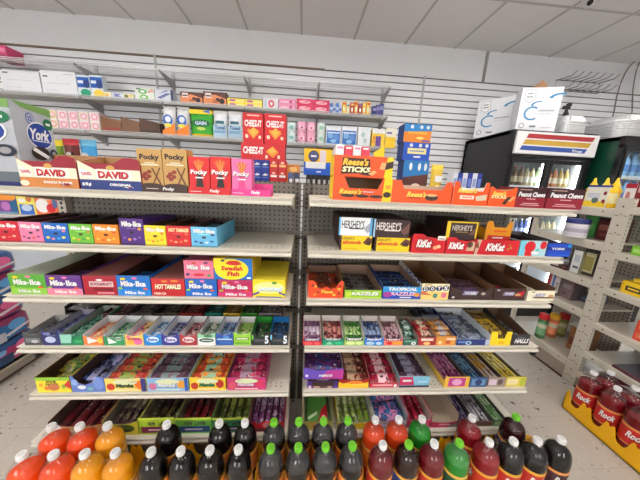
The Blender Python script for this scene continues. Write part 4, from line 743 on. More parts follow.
sticks(506,526,376.5,384,Z5,(226,206,80),(216,206,190),'pale yellow candy stick box at the open shelf end','yellow',(226,196,60),(240,226,150),[('r',.06,.2,.6,.8,(240,226,170)),('r',.7,.1,.94,.9,(180,190,60))],4)

# ================================================================== BASE SHELF
Z6=STOP[5]+.0005
def base(u0,u1,vt,vb,bg,inner,lb,nm,pc,pa,items,prof=DIP,n=5,Y1=1.40,hb=.10,fill='stick',hs=.085):
    T=tray('candy_tray',lb,'tray',u0,u1,vt,vb,Z6,1.025,Y1,hb,bg,inner,items,prof,hs=hs)
    short=lb.split(' candy tray')[0]
    if fill=='stick': fill_sticks(T,n,'candy_strip',f'{nm} candy strip in the {short} tray',f'candy strips in the {short} tray',pc,pa,.016,lift=.008,layers=2,dark=None,gapw=.75)
    elif fill=='pouch': fill_pouch(T,n,'candy_pouch',f'{nm} candy pouch in the {short} tray',f'candy pouches in the {short} tray',pc,pa,(.10,.075,.02),zr=(.01,.05))
    return T
YG=(170,200,50)
NOW=lambda pc:[('r',.05,.1,.95,.46,pc),('t','NOW',.36,.64,.22,.2,(60,40,60)),('t','LATER',.70,.64,.30,.2,(60,40,60)),('r',.25,.24,.75,.32,(236,220,240)),('r',0,.86,1,1,(200,220,70))]
base(50,104,424,441,(226,170,110),(86,66,56),'tan-fronted candy tray behind the orange soda bottles','dark red',(110,26,36),(70,30,36),[('r',.3,.2,.7,.6,(240,220,190)),('p',[(0,.6),(.2,1),(.3,.5)],WHT)],n=4)
base(104.5,139,421.5,438.5,(214,206,60),(110,104,90),'mustard yellow-fronted candy tray with green corner','grey-brown',(84,64,66),(150,140,110),[('e',.6,.5,.3,.3,(90,110,50)),('r',0,.8,.2,1,(110,150,60)),('r',.4,.3,.8,.4,(60,60,50))],WAVE,n=4)
base(139.5,175.5,417,435.5,YG,(120,110,90),'yellow-green candy tray with maroon panel','olive',(90,84,44),(60,40,44),NOW((120,30,70)),WAVE,n=4)
base(176,212,417,435.5,(110,180,70),(110,100,80),'green-edged candy tray with deep blue panel','maroon',(130,30,40),(70,30,34),NOW((24,70,130)),WAVE,n=4)
base(212.5,248.5,417,435.5,(70,160,100),(100,100,70),'sea green candy tray with dark panel','moss green',(90,104,50),(160,170,80),NOW((40,70,80)),WAVE,n=4)
base(249,284.5,421.5,436,(196,30,50),(110,60,70),'crimson candy tray with round red marks, beside the uprights','mauve',(120,60,110),(200,170,200),[('e',.5,.7,.2,.4,(230,40,50)),('e',.5,.7,.12,.24,(240,160,160)),('e',.14,.8,.1,.2,(210,30,40)),('r',.2,.1,.8,.3,(60,50,56))],WAVE,n=5)
T=base(303.5,332,421,436,(220,200,90),(130,150,110),'yellow-edged candy tray of flat green packs','green',(70,120,50),(90,150,60),[('e',.6,.4,.28,.4,(190,30,40)),('e',.6,.4,.14,.2,(240,150,150))],FLAT,n=0,fill='none')
me=MB(); me.bev(-.055,.055,-.07,.07,0,.012,.003,(84,140,60)); me.print((-.055,-.07,.0121),FX,(0,1,0),FZ,.11,.14,[('p',[(.5,.0),(1,.1),(1,.7),(.72,.5)],(190,26,36)),('e',.82,.22,.14,.1,(230,60,70)),('e',.82,.22,.08,.05,(246,200,200)),('p',[(.05,.1),(.5,.3),(.5,.42),(.05,.2)],(210,226,190))]); ob=me.build('candy_pack'); gm=ob.data; bpy.data.objects.remove(ob)
for k in range(4): put(gm,'candy_pack',((T['x0']+T['x1'])/2,1.12+k*.055,T['z']+.02+k*.006),(.22,0,0),'flat green candy pack with red corner in the yellow-edged tray','candy','green packs in the yellow-edged tray')
base(337,372.5,421,435,(230,210,90),(210,206,200),'white-sided candy tray of tangled green strips','lime green',(120,150,50),(200,210,150),[('p',[(.3,.3),(.8,.2),(.8,.8),(.4,.7)],(244,214,30)),('e',.15,.6,.14,.2,(220,90,80))],WAVE,n=5)
base(373.5,406,420,434,(200,190,214),(190,190,200),'lilac-fronted candy tray of bright blue pouches','blue',(40,90,150),(200,120,170),[('p',[(0,.4),(.5,.2),(1,.5),(1,.8),(.5,.5),(0,.8)],(230,220,236)),('r',.2,.05,.8,.16,(120,90,150))],WAVE,n=16,fill='pouch')
base(407,430,419,432.5,(226,50,110),(200,180,170),'hot pink-edged candy tray of crimson strips','crimson',(150,24,50),(200,60,90),[('r',.2,.3,.8,.6,(240,120,160))],DIP,n=3)
T=base(430.5,456.5,421,432.5,(186,40,80),(190,172,152),'emptied pink-fronted candy tray with bare beige inside','none',BLK,BLK,[('r',.3,.4,.7,.6,(230,170,190)),('p',[(.6,.0),(1,.1),(1,.7),(.7,.4)],(120,124,120))],DIP,n=0,fill='none')
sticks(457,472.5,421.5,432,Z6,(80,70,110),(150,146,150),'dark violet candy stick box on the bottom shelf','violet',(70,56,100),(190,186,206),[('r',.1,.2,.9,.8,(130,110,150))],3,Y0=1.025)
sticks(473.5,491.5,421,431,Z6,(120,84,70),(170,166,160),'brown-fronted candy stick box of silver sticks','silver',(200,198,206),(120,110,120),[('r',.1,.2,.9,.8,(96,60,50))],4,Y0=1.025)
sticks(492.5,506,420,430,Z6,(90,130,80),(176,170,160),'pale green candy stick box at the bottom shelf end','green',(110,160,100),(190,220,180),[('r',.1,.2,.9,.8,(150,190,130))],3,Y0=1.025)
# ================================================================== SODA BOTTLES AND CRATES
CZ=.012   # crate floor
BP=[(.030,0),(.046,.003),(.0535,.014),(.0548,.04),(.0548,.078),(.0538,.082),(.0538,.190),(.0548,.194),(.0548,.206),(.0543,.223),(.0526,.241),(.0490,.258),(.0432,.273),(.0350,.286),(.0250,.297),(.0162,.305),(.0155,.310),(.0155,.318)]
def liquid(c):
    key=('liq',c)
    if key in MATS: return MATS[key]
    m=bpy.data.materials.new('soda'); m.use_nodes=True; b=m.node_tree.nodes['Principled BSDF']; nt=m.node_tree
    tc=nt.nodes.new('ShaderNodeTexCoord'); no=nt.nodes.new('ShaderNodeTexNoise'); no.inputs['Scale'].default_value=12
    nt.links.new(tc.outputs['Object'],no.inputs['Vector'])
    mx=nt.nodes.new('ShaderNodeMix'); mx.data_type='RGBA'; l=[lin(q) for q in c]
    mx.inputs['A'].default_value=[q*.9 for q in l]+[1]; mx.inputs['B'].default_value=[min(1,q*1.1) for q in l]+[1]
    nt.links.new(no.outputs['Fac'],mx.inputs['Factor']); nt.links.new(mx.outputs['Result'],b.inputs['Base Color'])
    b.inputs['Roughness'].default_value=.2; b.inputs['Specular IOR Level'].default_value=.18
    MATS[key]=m; return m
_BM={}
def bottle_meshes(liq,cap,lab,gold,fill,word):
    k=(liq,cap,lab,gold,fill,word)
    if k in _BM: return _BM[k]
    r={}; lev=.268 if fill>.24 else .252
    def grab(m,nm): ob=m.build(nm); me=ob.data; bpy.data.objects.remove(ob); return me
    m=MB(); lo=[p for p in BP if p[1]<=.241]; hi=[p for p in BP if p[1]>=.241]; m.lathe(lo,0,0,0,glassy((.98,.98,.98),.003),24); hz=(.05 if cap!=WHT and fill<.24 else .02) if fill<.24 else .004; m.lathe(hi,0,0,0,glassy((.98,.98,.98),hz),24); r['bottle_body']=grab(m,'bottle_body')
    m=MB(); pr=[]
    for a,z in BP:
        if z<=lev: pr.append((max(.001,a-.0014),max(z,.002)))
    # stop at the fill line, interpolating the wall
    for (a0,z0),(a1,z1) in zip(BP,BP[1:]):
        if z0<lev<=z1: f=(lev-z0)/(z1-z0); pr.append((a0+(a1-a0)*f-.0014,lev)); break
    pr.append((.0005,lev)); m.lathe(pr,0,0,0,liquid(liq),24); r['liquid']=grab(m,'liquid')
    m=MB(); cp=[(.0160,.305),(.0168,.307),(.0168,.324),(.0152,.3275),(.001,.3275)]
    m.lathe(cp,0,0,0,cap,20,False)
    for i in range(20): t=2*PI*i/20; m.box(.0166*math.cos(t)-.0008,.0166*math.cos(t)+.0008,.0166*math.sin(t)-.0008,.0166*math.sin(t)+.0008,.3075,.3235,cap)
    m.face([(.011*math.cos(2*PI*i/14),.011*math.sin(2*PI*i/14),.3279) for i in range(14)],tuple(max(0,int(c*.9)) for c in cap)); r['cap']=grab(m,'cap')
    m=MB(); R=.0549
    m.lathe([(R,.084),(R,.180)],0,0,0,lab,28); m.lathe([(R+.0001,.180),(R+.0001,.1925)],0,0,0,gold,28); m.lathe([(R+.0001,.082),(R+.0001,.088)],0,0,0,gold,28)
    def wrap(s,a0,zc,w,h,col,sh,off,bold=.04):
        vs,fs=text_geo(s,sh,bold); out=[]
        for x,y in vs: t=a0+(x-.5)*w/R; q=R+off; out.append((q*math.sin(t),-q*math.cos(t),zc+(y-.5)*h))
        m.geo(out,fs,col)
    for a0 in (0,2*PI/3,-2*PI/3):
        wrap(word,a0,.144,.070,.042,(40,16,18),.3,.0005); wrap(word,a0-.015,.146,.069,.040,WHT,.3,.0008)
    r['label']=grab(m,'label'); _BM[k]=r; return r
COL=dict(orange=((250,76,10),WHT,(226,90,30),(244,190,70),.236),amber=((246,160,10),WHT,(230,150,30),(246,200,80),.238),cola=((14,9,9),WHT,(214,120,50),(236,170,70),.262),lime=((12,10,10),(120,210,50),(220,110,40),(240,170,80),.225),
    redp=((112,12,26),WHT,(206,60,40),(240,170,60),.228),dark=((40,14,12),(120,210,50),(50,70,140),(236,180,70),.25),green=((20,140,30),WHT,(40,110,50),(230,180,70),.235),greenl=((30,140,40),(120,210,50),(40,90,60),(230,190,80),.228),
    orr=((226,70,20),WHT,(230,120,40),(240,180,90),.226),red=((140,12,26),WHT,(214,60,34),(240,170,60),.232),brown=((44,10,10),(120,210,50),(60,60,110),(230,160,70),.262),colared=((16,11,11),WHT,(200,50,44),(240,180,60),.228),coladk=((16,11,11),WHT,(70,40,50),(226,150,80),.256),rack=((118,8,22),WHT,(206,36,30),(230,150,80),.226))
def bottle(x,y,kind,label,group=None,rz=0):
    t=thing('soda_bottle',(x,y,CZ),label,'bottle',group); t.rotation_euler=(0,0,rz)
    ms=bottle_meshes(*COL[kind],'Rock')
    for nm in ('bottle_body','liquid','cap','label'):
        o=bpy.data.objects.new(nm,ms[nm]); C.objects.link(o)
        o.parent=t
    return t
YC=(250,186,10)
def crate(xa,nx,y0,y1,label,pos,along='x',ny=2):
    # moulded yellow bottle tray with scalloped rim: wall is low at every bottle and peaks between bottles
    def wave(n,L,lo,hi):
        p=[(0,0),(L,0)]; s=L/n; up=[]
        for i in range(n):
            a=i*s
            up+=[(a,hi-.014),(a+.05*s,hi-.012),(a+.08*s,hi),(a+.16*s,hi),(a+.20*s,hi-.012),(a+.28*s,lo+.022),(a+.36*s,lo+.004),(a+.44*s,lo),(a+.56*s,lo),(a+.64*s,lo+.004),(a+.72*s,lo+.022),(a+.80*s,hi-.012),(a+.84*s,hi),(a+.92*s,hi),(a+.95*s,hi-.012)]
        up.append((L,hi-.014)); return p+up[::-1]
    m=MB(); L=nx[1] if isinstance(nx,tuple) else nx*.1165; n=nx[0] if isinstance(nx,tuple) else nx
    K=mat(YC,.38,0,.04)
    if along=='x':
        m.box(xa,xa+L,y0,y1,.002,.010,K); D=y1-y0
        for y,d in ((y0,.005),(y1,-.005)): m.prism(wave(n,L,.062,.135),(xa,y,.002),FX,FZ,(0,d,0),K)
        for x,d in ((xa,.005),(xa+L,-.005)): m.prism(wave(ny,D,.062,.135),(x,y0,.002),(0,1,0),FZ,(d,0,0),K)
        for i in range(1,n): xx=xa+L*i/n; 
        for i in range(0,n+1):
            for j in range(0,ny+1):
                if 0<i<n and 0<j<ny: xx=xa+L*i/n; yy=y0+D*j/ny; m.lathe([(.017,0),(.014,.08),(.008,.1),(.001,.102)],xx,yy,.010,K,4)
    else:
        m.box(xa,xa+(.245),y0,y1,.002,.010,K); L=y1-y0; D=.245
        for x,d in ((xa,.005),(xa+D,-.005)): m.prism(wave(n,L,.062,.135),(x,y0,.002),(0,1,0),FZ,(d,0,0),K)
        for y,d in ((y0,.005),(y1,-.005)): m.prism(wave(ny,D,.062,.135),(xa,y,.002),FX,FZ,(0,d,0),K)
        for i in range(1,n): m.lathe([(.017,0),(.014,.08),(.008,.1),(.001,.102)],xa+D/2,y0+L*i/n,.010,K,4)
    return tag(m.build('bottle_crate',None,pos),label,'crate')
FY,BYY=.823,.940
XC=[-.903,-.4155,.068,.552,1.042]
front=[(28,'orange'),(60,'orange'),(88.5,'amber'),(118.5,'amber'),(154,'cola'),(182,'cola'),(210,'cola'),(238,'cola'),(271.5,'lime'),(299,'lime'),(325,'lime'),(351.5,'lime'),(382.5,'redp'),(408,'dark'),(433.5,'redp'),(456.5,'greenl'),(486.5,'red'),(511.5,'colared'),(535.5,'colared'),(558.5,'coladk')]
fx=[XC[i//4]+(i%4-1.5)*.1165 for i in range(20)]
DESC=dict(orange='orange-red soda bottle',amber='amber soda bottle',cola='cola bottle with white cap',lime='cola bottle with lime green cap',redp='wine red soda bottle',dark='dark brown bottle with green cap',green='green soda bottle with white cap',greenl='green soda bottle with green cap',orr='reddish orange soda bottle',red='bright red soda bottle',colared='cola bottle with red label',coladk='black cola bottle with dark label',brown='dark brown bottle with green cap')
ORD=['outermost','second','third','fourth']
CR=['the crate nearest the left aisle','the white-capped cola crate','the green-capped cola crate','the mixed colour crate','the crate nearest the right aisle']
WH=['by the outer end','second from the outer end','third from the outer end','by the cola crate']
for i,(u,k) in enumerate(front):
    g=i//4; j=i%4
    bottle(fx[i],FY,k,f"{DESC[k]}, {['first','second','third','fourth'][j]} front place in {CR[g]}",None,(i*37%17-8)*.02)
back=[(55,'orange',0,0),(84,'orange',0,1),(110.5,'amber',0,2),(168.5,'cola',1,0),(219,'cola',1,2),(244,'cola',1,3),(275,'lime',2,0),(299,'lime',2,1),(322,'lime',2,2),(346,'lime',2,3),(375,'orr',3,0),(398.5,'orr',3,1),(420.5,'green',3,2),(470.4,'red',4,0),(513.5,'brown',4,2)]
for i,(u,k,g,j) in enumerate(back):
    xw=XC[g]+(j-1.5)*.1165
    bottle(xw,BYY,k,f"{DESC[k]}, {['first','second','third','fourth'][j]} back place in {CR[g]}",None,(i*31%13-6)*.03)
for g in range(5):
    gap=.478; xa=XC[g]-gap/2; a=[xa,0,0,xa+gap]
    crate(xa,(4,gap),FY-.0612,BYY+.0605,'yellow scalloped bottle crate, '+['under the orange and amber sodas','under the white-capped colas','under the green-capped colas','under the mixed red and green sodas','at the right aisle end of the row'][g],((a[0]+a[3])/2,(FY+BYY)/2,0))
# the crate at the right-hand shelving
xs_=[1.884,2.002]; ys_=[1.226,1.104,.982,.86]
crate(1.822,(4,.49),.799,1.289,'yellow scalloped crate of red soda bottles beside the right-hand shelving',(1.944,1.044,0),'y')
for j,y in enumerate(ys_):
    for i,x in enumerate(xs_):
        if j==3 and i==1: continue
        bottle(x,y,'rack',f"red soda bottle, {['aisle','shelf'][i]} side, {['farthest','second farthest','third farthest','nearest'][j]} pair in the right-hand crate",None,-1.15+.1*j)

# ================================================================== RIGHT-HAND SHELVING
RX=2.1; RB=2.5
t=thing('shelving_unit',(2.3,1.5,0),'beige steel shelving with wide slotted post along the right aisle','shelf'); o=t.location
RS=mat((206,198,184),.42,0,.03,20)
m=MB(); m.box(RX-.004,RX+.03,1.456,1.54,0,1.425,RS)
z=.06
while z<1.40:
    for a in (-.022,.022): m.face([(RX-.0046,1.498+a+d*.011,z+e) for d,e in ((1,-.0022),(-1,-.0022),(-1,.0022),(1,.0022))],(110,102,92))
    m.face([(RX-.0046,1.498+d*.006,z+.010+e) for d,e in ((1,-.003),(-1,-.003),(-1,.003),(1,.003))],(110,102,92))
    m.lathe([(.004,0),(.004,.002)],RX-.003,1.498,z+.055,(60,56,50),8); m.face([(RX-.0048,1.498+.006*math.cos(q*PI/4),z+.06+.006*math.sin(q*PI/4)) for q in range(8)],(58,52,48))
    z+=.125
zz=.02
while zz<1.42: m.face([(RX+.005,1.4557,zz),(RX+.012,1.4557,zz),(RX+.010,1.4557,zz+.007),(RX+.005,1.4557,zz+.007)],(40,36,34)); zz+=.0254
m.build('post',t,o)
for (ya,yb) in ((.62,.66),(2.08,2.11)):
    m=MB(); m.box(RX,RX+.03,ya,yb,0,1.425,RS); m.build('post',t,o)
for ya,yb,tops,lp in ((.66,1.456,(.14,.315,.554,.819,1.072,1.372),.05),(1.54,2.08,(.18,.60,.835,1.115,1.352),.062)):
    m=MB(); m.box(RB,RB+.012,ya,yb,.1,tops[-1]+(.03 if ya<1 else 0),mat((172,164,152),.55,0,.05,20,'peg')); m.build('back_panel',t,o)
    for zt in tops:
        m=MB(); m.box(RX+.012,RB,ya+.001,yb-.001,zt-.012,zt,RS)
        pr=[(RX-.002,zt),(RX-.006,zt-.006),(RX-.006,zt-lp+.006),(RX+.0,zt-lp),(RX+.012,zt-lp),(RX+.012,zt)]
        m.prism([(p[0],p[1]) for p in pr],(0,ya+.001,0),FX,FZ,(0,yb-ya-.002,0),RS)
        for yy in (ya+.06,yb-.06): m.face([(RX-.0064,yy+.006*math.cos(q*PI/4),zt-.025+.006*math.sin(q*PI/4)) for q in range(8)],(80,72,64))
        m.build('shelf',t,o)
    m=MB(); m.box(RX+.004,RX+.012,ya,yb,.004,.09 if ya<1 else .116,mat((166,152,140),.5)); m.box(RX+.001,RX+.0038,ya,yb,.004,.02,mat((70,46,40),.6)); m.build('kick_plate',t,o)
NX=(-1,0,0)
def facing(name,label,cat,ya,yb,z0,z1,col,items,x0=2.13,D=.12,side=None,group=None):
    # box on the right-hand shelving, its printed face towards the aisle (-X); ya nearest the camera
    m=MB(); m.box(x0,x0+D,ya,yb,z0,z1,side or col); m.face([(x0-.0003,yb,z0),(x0-.0003,ya,z0),(x0-.0003,ya,z1),(x0-.0003,yb,z1)],col)
    m.print((x0-.0004,yb,z0),(0,-1,0),FZ,NX,yb-ya,z1-z0,items)
    return tag(m.build(name,None,(x0+D/2,(ya+yb)/2,z0)),label,cat,group)
def fpx(name,label,cat,u0,u1,vt,vb,zs,col,items,x0,D=.12,side=None):
    yb=at(u0,vb,x=x0).y; ya=at(u1,vb,x=x0).y; zt=at((u0+u1)/2,vt,x=x0).z
    return facing(name,label,cat,ya,yb,zs,max(zt,zs+.012),col,items,x0,D,side)
Zt=1.3525
for i,(u,xx) in enumerate(((613.5,2.165),(603.5,2.21),(591,2.21))):
    y=at(u,195,x=xx).y; h=at(u,178,x=xx).z-Zt
    lb=('yellow mustard bottle nearest the slotted post','yellow mustard bottle in the middle, half behind the white pack','yellow mustard bottle farthest from the slotted post')[i]
    q=thing('mustard_bottle',(xx,y,Zt),lb,'bottle'); k=h/.183
    m=MB(); m.lathe([(a_*1.0,z_*k) for a_,z_ in ((.032,0),(.036,.006),(.036,.03),(.031,.055),(.033,.085),(.036,.105),(.026,.122),(.016,.128))],xx,y,Zt,mat((248,200,8),.3),18); m.build('bottle_body',q,q.location)
    m=MB(); m.lathe([(a_,z_*k) for a_,z_ in ((.021,.128),(.021,.142),(.013,.152),(.008,.172),(.005,.182),(.001,.183))],xx,y,Zt,mat((250,206,20),.3),14); m.build('cap',q,q.location)
    m=MB(); th=[PI+.5+(j-6)*.14 for j in range(13)]
    for a_,c_ in zip(th,th[1:]): m.face([(xx+.0368*math.cos(a_),y+.0368*math.sin(a_),Zt+.03),(xx+.0368*math.cos(c_),y+.0368*math.sin(c_),Zt+.03),(xx+.0368*math.cos(c_),y+.0368*math.sin(c_),Zt+.09*k),(xx+.0368*math.cos(a_),y+.0368*math.sin(a_),Zt+.09*k)],(246,232,170))
    m.build('label',q,q.location)
q=fpx('condiment_pack','white and yellow condiment pack with navy lid in front of the mustards','box',583,604,187,206,Zt,(240,236,222),[('r',0,0,1,.3,(244,206,40)),('e',.5,.34,.16,.16,(90,110,110)),('r',.1,.46,.7,.7,(214,214,224)),('e',.9,.7,.08,.1,(150,40,60)),('e',.9,.3,.08,.1,(150,40,60))],2.12,.045)
bb=[v.co for v in q.data.vertices]; ylo=min(p.y for p in bb)+q.location.y; yhi=max(p.y for p in bb)+q.location.y; zhi=max(p.z for p in bb)+q.location.z
m=MB(); m.bev(2.117,2.168,ylo-.002,yhi+.002,zhi+.0002,zhi+.014,.003,(34,50,140)); m.build('lid',q,q.location)['label']='navy lid'
fpx('seasoning_box','white box with dark red band beside the slotted post','box',621,632,183.5,203,1.3725,(232,226,222),[('r',0,.80,1,1,(176,30,50)),('e',.4,.45,.2,.2,(190,120,110)),('r',.1,.1,.8,.2,(150,130,130))],2.14,.1)
fpx('seasoning_box','dark red seasoning box at the photo edge above the slotted post','box',632.5,650,178,203,1.3725,(140,30,36),[('r',.1,.5,.6,.8,(220,180,170)),('e',.7,.3,.15,.15,(200,150,60))],2.14,.1)
zz=1.1155; p=at(574,237,z=zz); xx,yy=p.x,p.y; h=at(574,218,x=p.x).z-zz
q=thing('powder_tub',(xx,yy,zz),'white tub with wide navy lid and faded label','tub')
m=MB(); m.lathe([(.058,0),(.066,.006),(.066,h*.70),(.062,h*.76)],xx,yy,zz,(230,228,228),22); m.build('tub_body',q,q.location)
m=MB(); m.lathe([(.069,h*.76),(.070,h*.78),(.070,h*.96),(.066,h),(.001,h)],xx,yy,zz,(36,44,110),22,False); m.build('lid',q,q.location)
m=MB(); m.lathe([(.0666,h*.12),(.0666,h*.62)],xx,yy,zz,(206,204,214),22); m.lathe([(.0669,h*.3),(.0669,h*.5)],xx,yy,zz,(170,160,176),22); m.build('label',q,q.location)
fpx('juice_carton','tall green carton between the navy-lidded tub and the maroon box','box',580.5,593,210.5,238,1.1155,(50,150,60),[('p',[(0,0),(1,0),(1,1),(.5,.9)],(70,170,70)),('r',.2,.3,.7,.5,(120,190,100))],2.27,.1)
fpx('cookie_box','maroon box on the second board beside the slotted post','box',593,611,217.5,243,1.1155,(96,34,38),[('r',.1,.45,.9,.7,(150,90,80)),('r',.0,.9,1,1,(60,24,28)),('r',.2,.2,.7,.3,(130,70,64))],2.19,.13,(70,28,30))
fpx('cereal_box','black and white box standing in the middle of the third board','box',567,578.5,249,270,.8355,(232,232,232),[('r',0,0,.2,1,(40,40,44)),('r',.4,.2,.9,.3,(90,100,110)),('r',.4,.5,.9,.8,(196,204,214))],2.14,.16,(150,150,120))
fpx('cereal_box','olive and cream box nearest the post on the third board','box',579.5,592,249,272,.8355,(206,200,160),[('r',.1,.2,.9,.75,(160,150,80)),('r',0,.9,1,1,(60,60,54)),('r',0,0,1,.12,(60,56,50))],2.17,.15,(66,60,54))
fpx('snack_box','low dark box at the far end of the third board','box',548,566,262,272,.8355,(70,46,48),[('r',.1,.3,.5,.7,(200,180,180)),('e',.8,.5,.1,.2,(120,60,60))],2.12,.10)
fpx('tea_box','white and red box with blue stripe at the far end of the fourth board','box',543,556,273,297,.6005,(216,206,204),[('r',0,.2,.3,1,(170,60,60)),('r',.42,.1,.62,1,(80,120,180)),('r',.7,.3,.95,.7,(170,160,160)),('r',0,0,1,.14,(70,40,40))],2.13,.11,(120,110,108))
fpx('tea_box','dim mauve box nearest the post on the fourth board','box',557,570,276,300,.6005,(130,104,110),[('r',.1,.5,.8,.7,(150,140,150)),('r',.2,.2,.6,.3,(90,76,84))],2.16,.12,(90,80,84))
fpx('foil_box','blue-grey box lying on the fourth board by the slotted post','box',572,588,293,304,.6005,(90,104,130),[('r',.1,.3,.9,.6,(120,136,160))],2.25,.16,(80,84,100))
for i,(u,cap,bod,lb) in enumerate(((539,(206,30,36),(70,120,70),'spice shaker with red cap and green label, farthest of the three'),(550,(226,170,30),(200,106,60),'spice shaker with yellow cap and orange label'),(559.5,(196,30,40),(130,130,60),'spice shaker with red cap and olive label, nearest of the three'))):
    zz=.1805; p=at(u,338-i*.8,z=zz); xx,yy=p.x+.02,p.y+.02; k=(at(u,310.5,x=xx).z-zz)/.203
    q=thing('spice_shaker',(xx,yy,zz),lb,'bottle')
    m=MB(); m.lathe([(.030,0),(.034,.005*k),(.034,.15*k),(.031,.162*k)],xx,yy,zz,bod,16); m.build('shaker_body',q,q.location)
    m=MB(); m.lathe([(.035,.162*k),(.036,.164*k),(.036,.196*k),(.032,.203*k),(.001,.203*k)],xx,yy,zz,cap,16); m.build('cap',q,q.location)
    m=MB(); m.lathe([(.0345,.03*k),(.0345,.135*k)],xx,yy,zz,tuple(min(255,c+50) for c in bod),16); m.lathe([(.0347,.09*k),(.0347,.12*k)],xx,yy,zz,(220,214,190),16); m.build('label',q,q.location)
q=fpx('spice_carton','brown open carton with white flap beside the spice shakers','carton',567,580,324,342,.1805,(160,100,56),[('r',.1,.2,.9,.5,(120,60,40))],2.24,.16,(130,84,50))
bb=[v.co for v in q.data.vertices]; y0_,y1_=min(p.y for p in bb),max(p.y for p in bb); z1_=max(p.z for p in bb); x0_,x1_=min(p.x for p in bb),max(p.x for p in bb)
m=MB(); m.prism([(x0_,z1_+.001),(x1_,z1_+.001),(x1_,z1_+.06),(x0_,z1_+.012)],(0,y1_,0),FX,FZ,(0,.003,0),WHT); m.box(x0_-.03,x0_+.10,y0_,y1_,z1_+.0005,z1_+.0025,(236,232,226)); m.build('flap',q)['label']='white paper flap'
fpx('tea_carton','slim lime green carton on the near upper board','box',630.5,648,246.5,253,1.0725,(130,200,60),[('r',.1,.3,.9,.7,(170,220,110))],2.12,.1)
fpx('cake_mix_box','yellow box with dark lettering on the near middle board','box',619.5,645,282.5,291,.8195,(246,204,30),[('r',.2,.25,.9,.65,(60,50,40)),('r',.3,.38,.8,.52,(250,214,60)),('r',0,0,.08,1,(230,180,20))],2.12,.1,(240,196,30))
fpx('cake_mix_box','little yellow box on top of the yellow lettered box','box',633,644,279.5,283,.8195+.046,(250,210,60),[('r',.2,.3,.8,.7,(226,170,30))],2.15,.06)
fpx('pasta_box','red-orange box with pale lettering on the near lower board','box',630,652,320.5,343,.5545,(224,70,50),[('e',.4,.66,.22,.1,(250,220,210)),('e',.62,.6,.2,.1,(250,220,210)),('r',.1,.1,.9,.4,(230,110,80)),('e',.5,.25,.2,.1,(246,170,140))],2.08+.04,.08)
facing('magazine','dark red and grey booklet lying near the red soda bottles','book',.95,1.30,.3155,.332,(120,28,50),[('r',0,.0,1,.4,(60,60,64))],2.11,.26,side=(90,84,88))
facing('snack_tray','maroon box with white script low on the near bottom board','box',1.0,1.36,.1405,.235,(110,26,36),[('p',[(.2,.4),(.35,.7),(.5,.5),(.7,.72),(.8,.4),(.6,.34),(.45,.4)],WHT),('r',0,0,1,.1,(50,20,24))],2.2,.18)

# ================================================================== LEFT-HAND DISPLAY
t=thing('low_display_deck',(-2.25,1.1,0),'low beige display deck with pink and blue packs stacked on it','shelf'); o=t.location
m=MB(); m.box(-2.6,-2.0,.5,1.90,.10,.125,RS); m.box(-2.012,-2.0,.5,1.90,.085,.128,RS); m.build('deck',t,o)
m=MB(); m.box(-2.03,-2.02,.5,1.88,.004,.10,mat((170,160,148),.5)); m.box(-2.6,-2.02,1.88,1.89,.004,.10,mat((170,160,148),.5)); m.box(-2.03,-2.019,.5,1.88,.004,.02,mat((84,60,50),.6)); m.build('kick_plate',t,o)
zs=.126
for i in range(5):
    h=(.155,.16,.15,.15,.14)[i]; m=MB(); yb=1.80-(i%3)*.012; ya=yb-.34
    bc=((46,84,140),(150,40,90))[i%2]; ac=((180,50,104),(40,110,170))[i%2]
    # soft square pack with bulged sides
    vs=[];fs=[];n=12
    for a,ins in ((0,.02),(.12,.004),(.5,0),(.88,.004),(1,.02)):
        for k in range(n):
            tt=2*PI*k/n+PI/12; cx=math.copysign(abs(math.cos(tt))**.35,math.cos(tt)); sy=math.copysign(abs(math.sin(tt))**.35,math.sin(tt))
            vs.append((-2.14+cx*(.16-ins),(ya+yb)/2+sy*(.17-ins),zs+a*h))
    for r in range(4):
        for k in range(n): fs.append((r*n+k,r*n+(k+1)%n,(r+1)*n+(k+1)%n,(r+1)*n+k))
    fs+=[tuple(range(n-1,-1,-1)),tuple(range(4*n,5*n))]; m.geo(vs,fs,mat(bc,.3,0,.12,20),True)
    m.print((-1.979,ya+.02,zs),(0,1,0),FZ,(1,0,0),.30,h,[('p',[(.0,.2),(.4,.75),(.75,.6),(.9,.2),(.5,.1)],ac),('e',.7,.6,.18,.22,tuple(min(255,c+60) for c in ac)),('e',.25,.6,.1,.12,(220,200,220) if i%2 else (120,170,220)),('p',[(.4,.3),(.95,.5),(.98,.42),(.5,.2)],(230,220,230)),('r',.0,.05,.45,.45,(196,196,206) if i==1 else tuple(int(c*.7) for c in bc))])
    tag(m.build('diaper_pack',None,(-2.16,(ya+yb)/2,zs)),('bottom','second lowest','middle','second highest','topmost')[i]+(' blue soft pack with pink swirls in the left-hand stack',' pink soft pack with blue swirls in the left-hand stack')[i%2],'pack')
    zs+=h+.0005
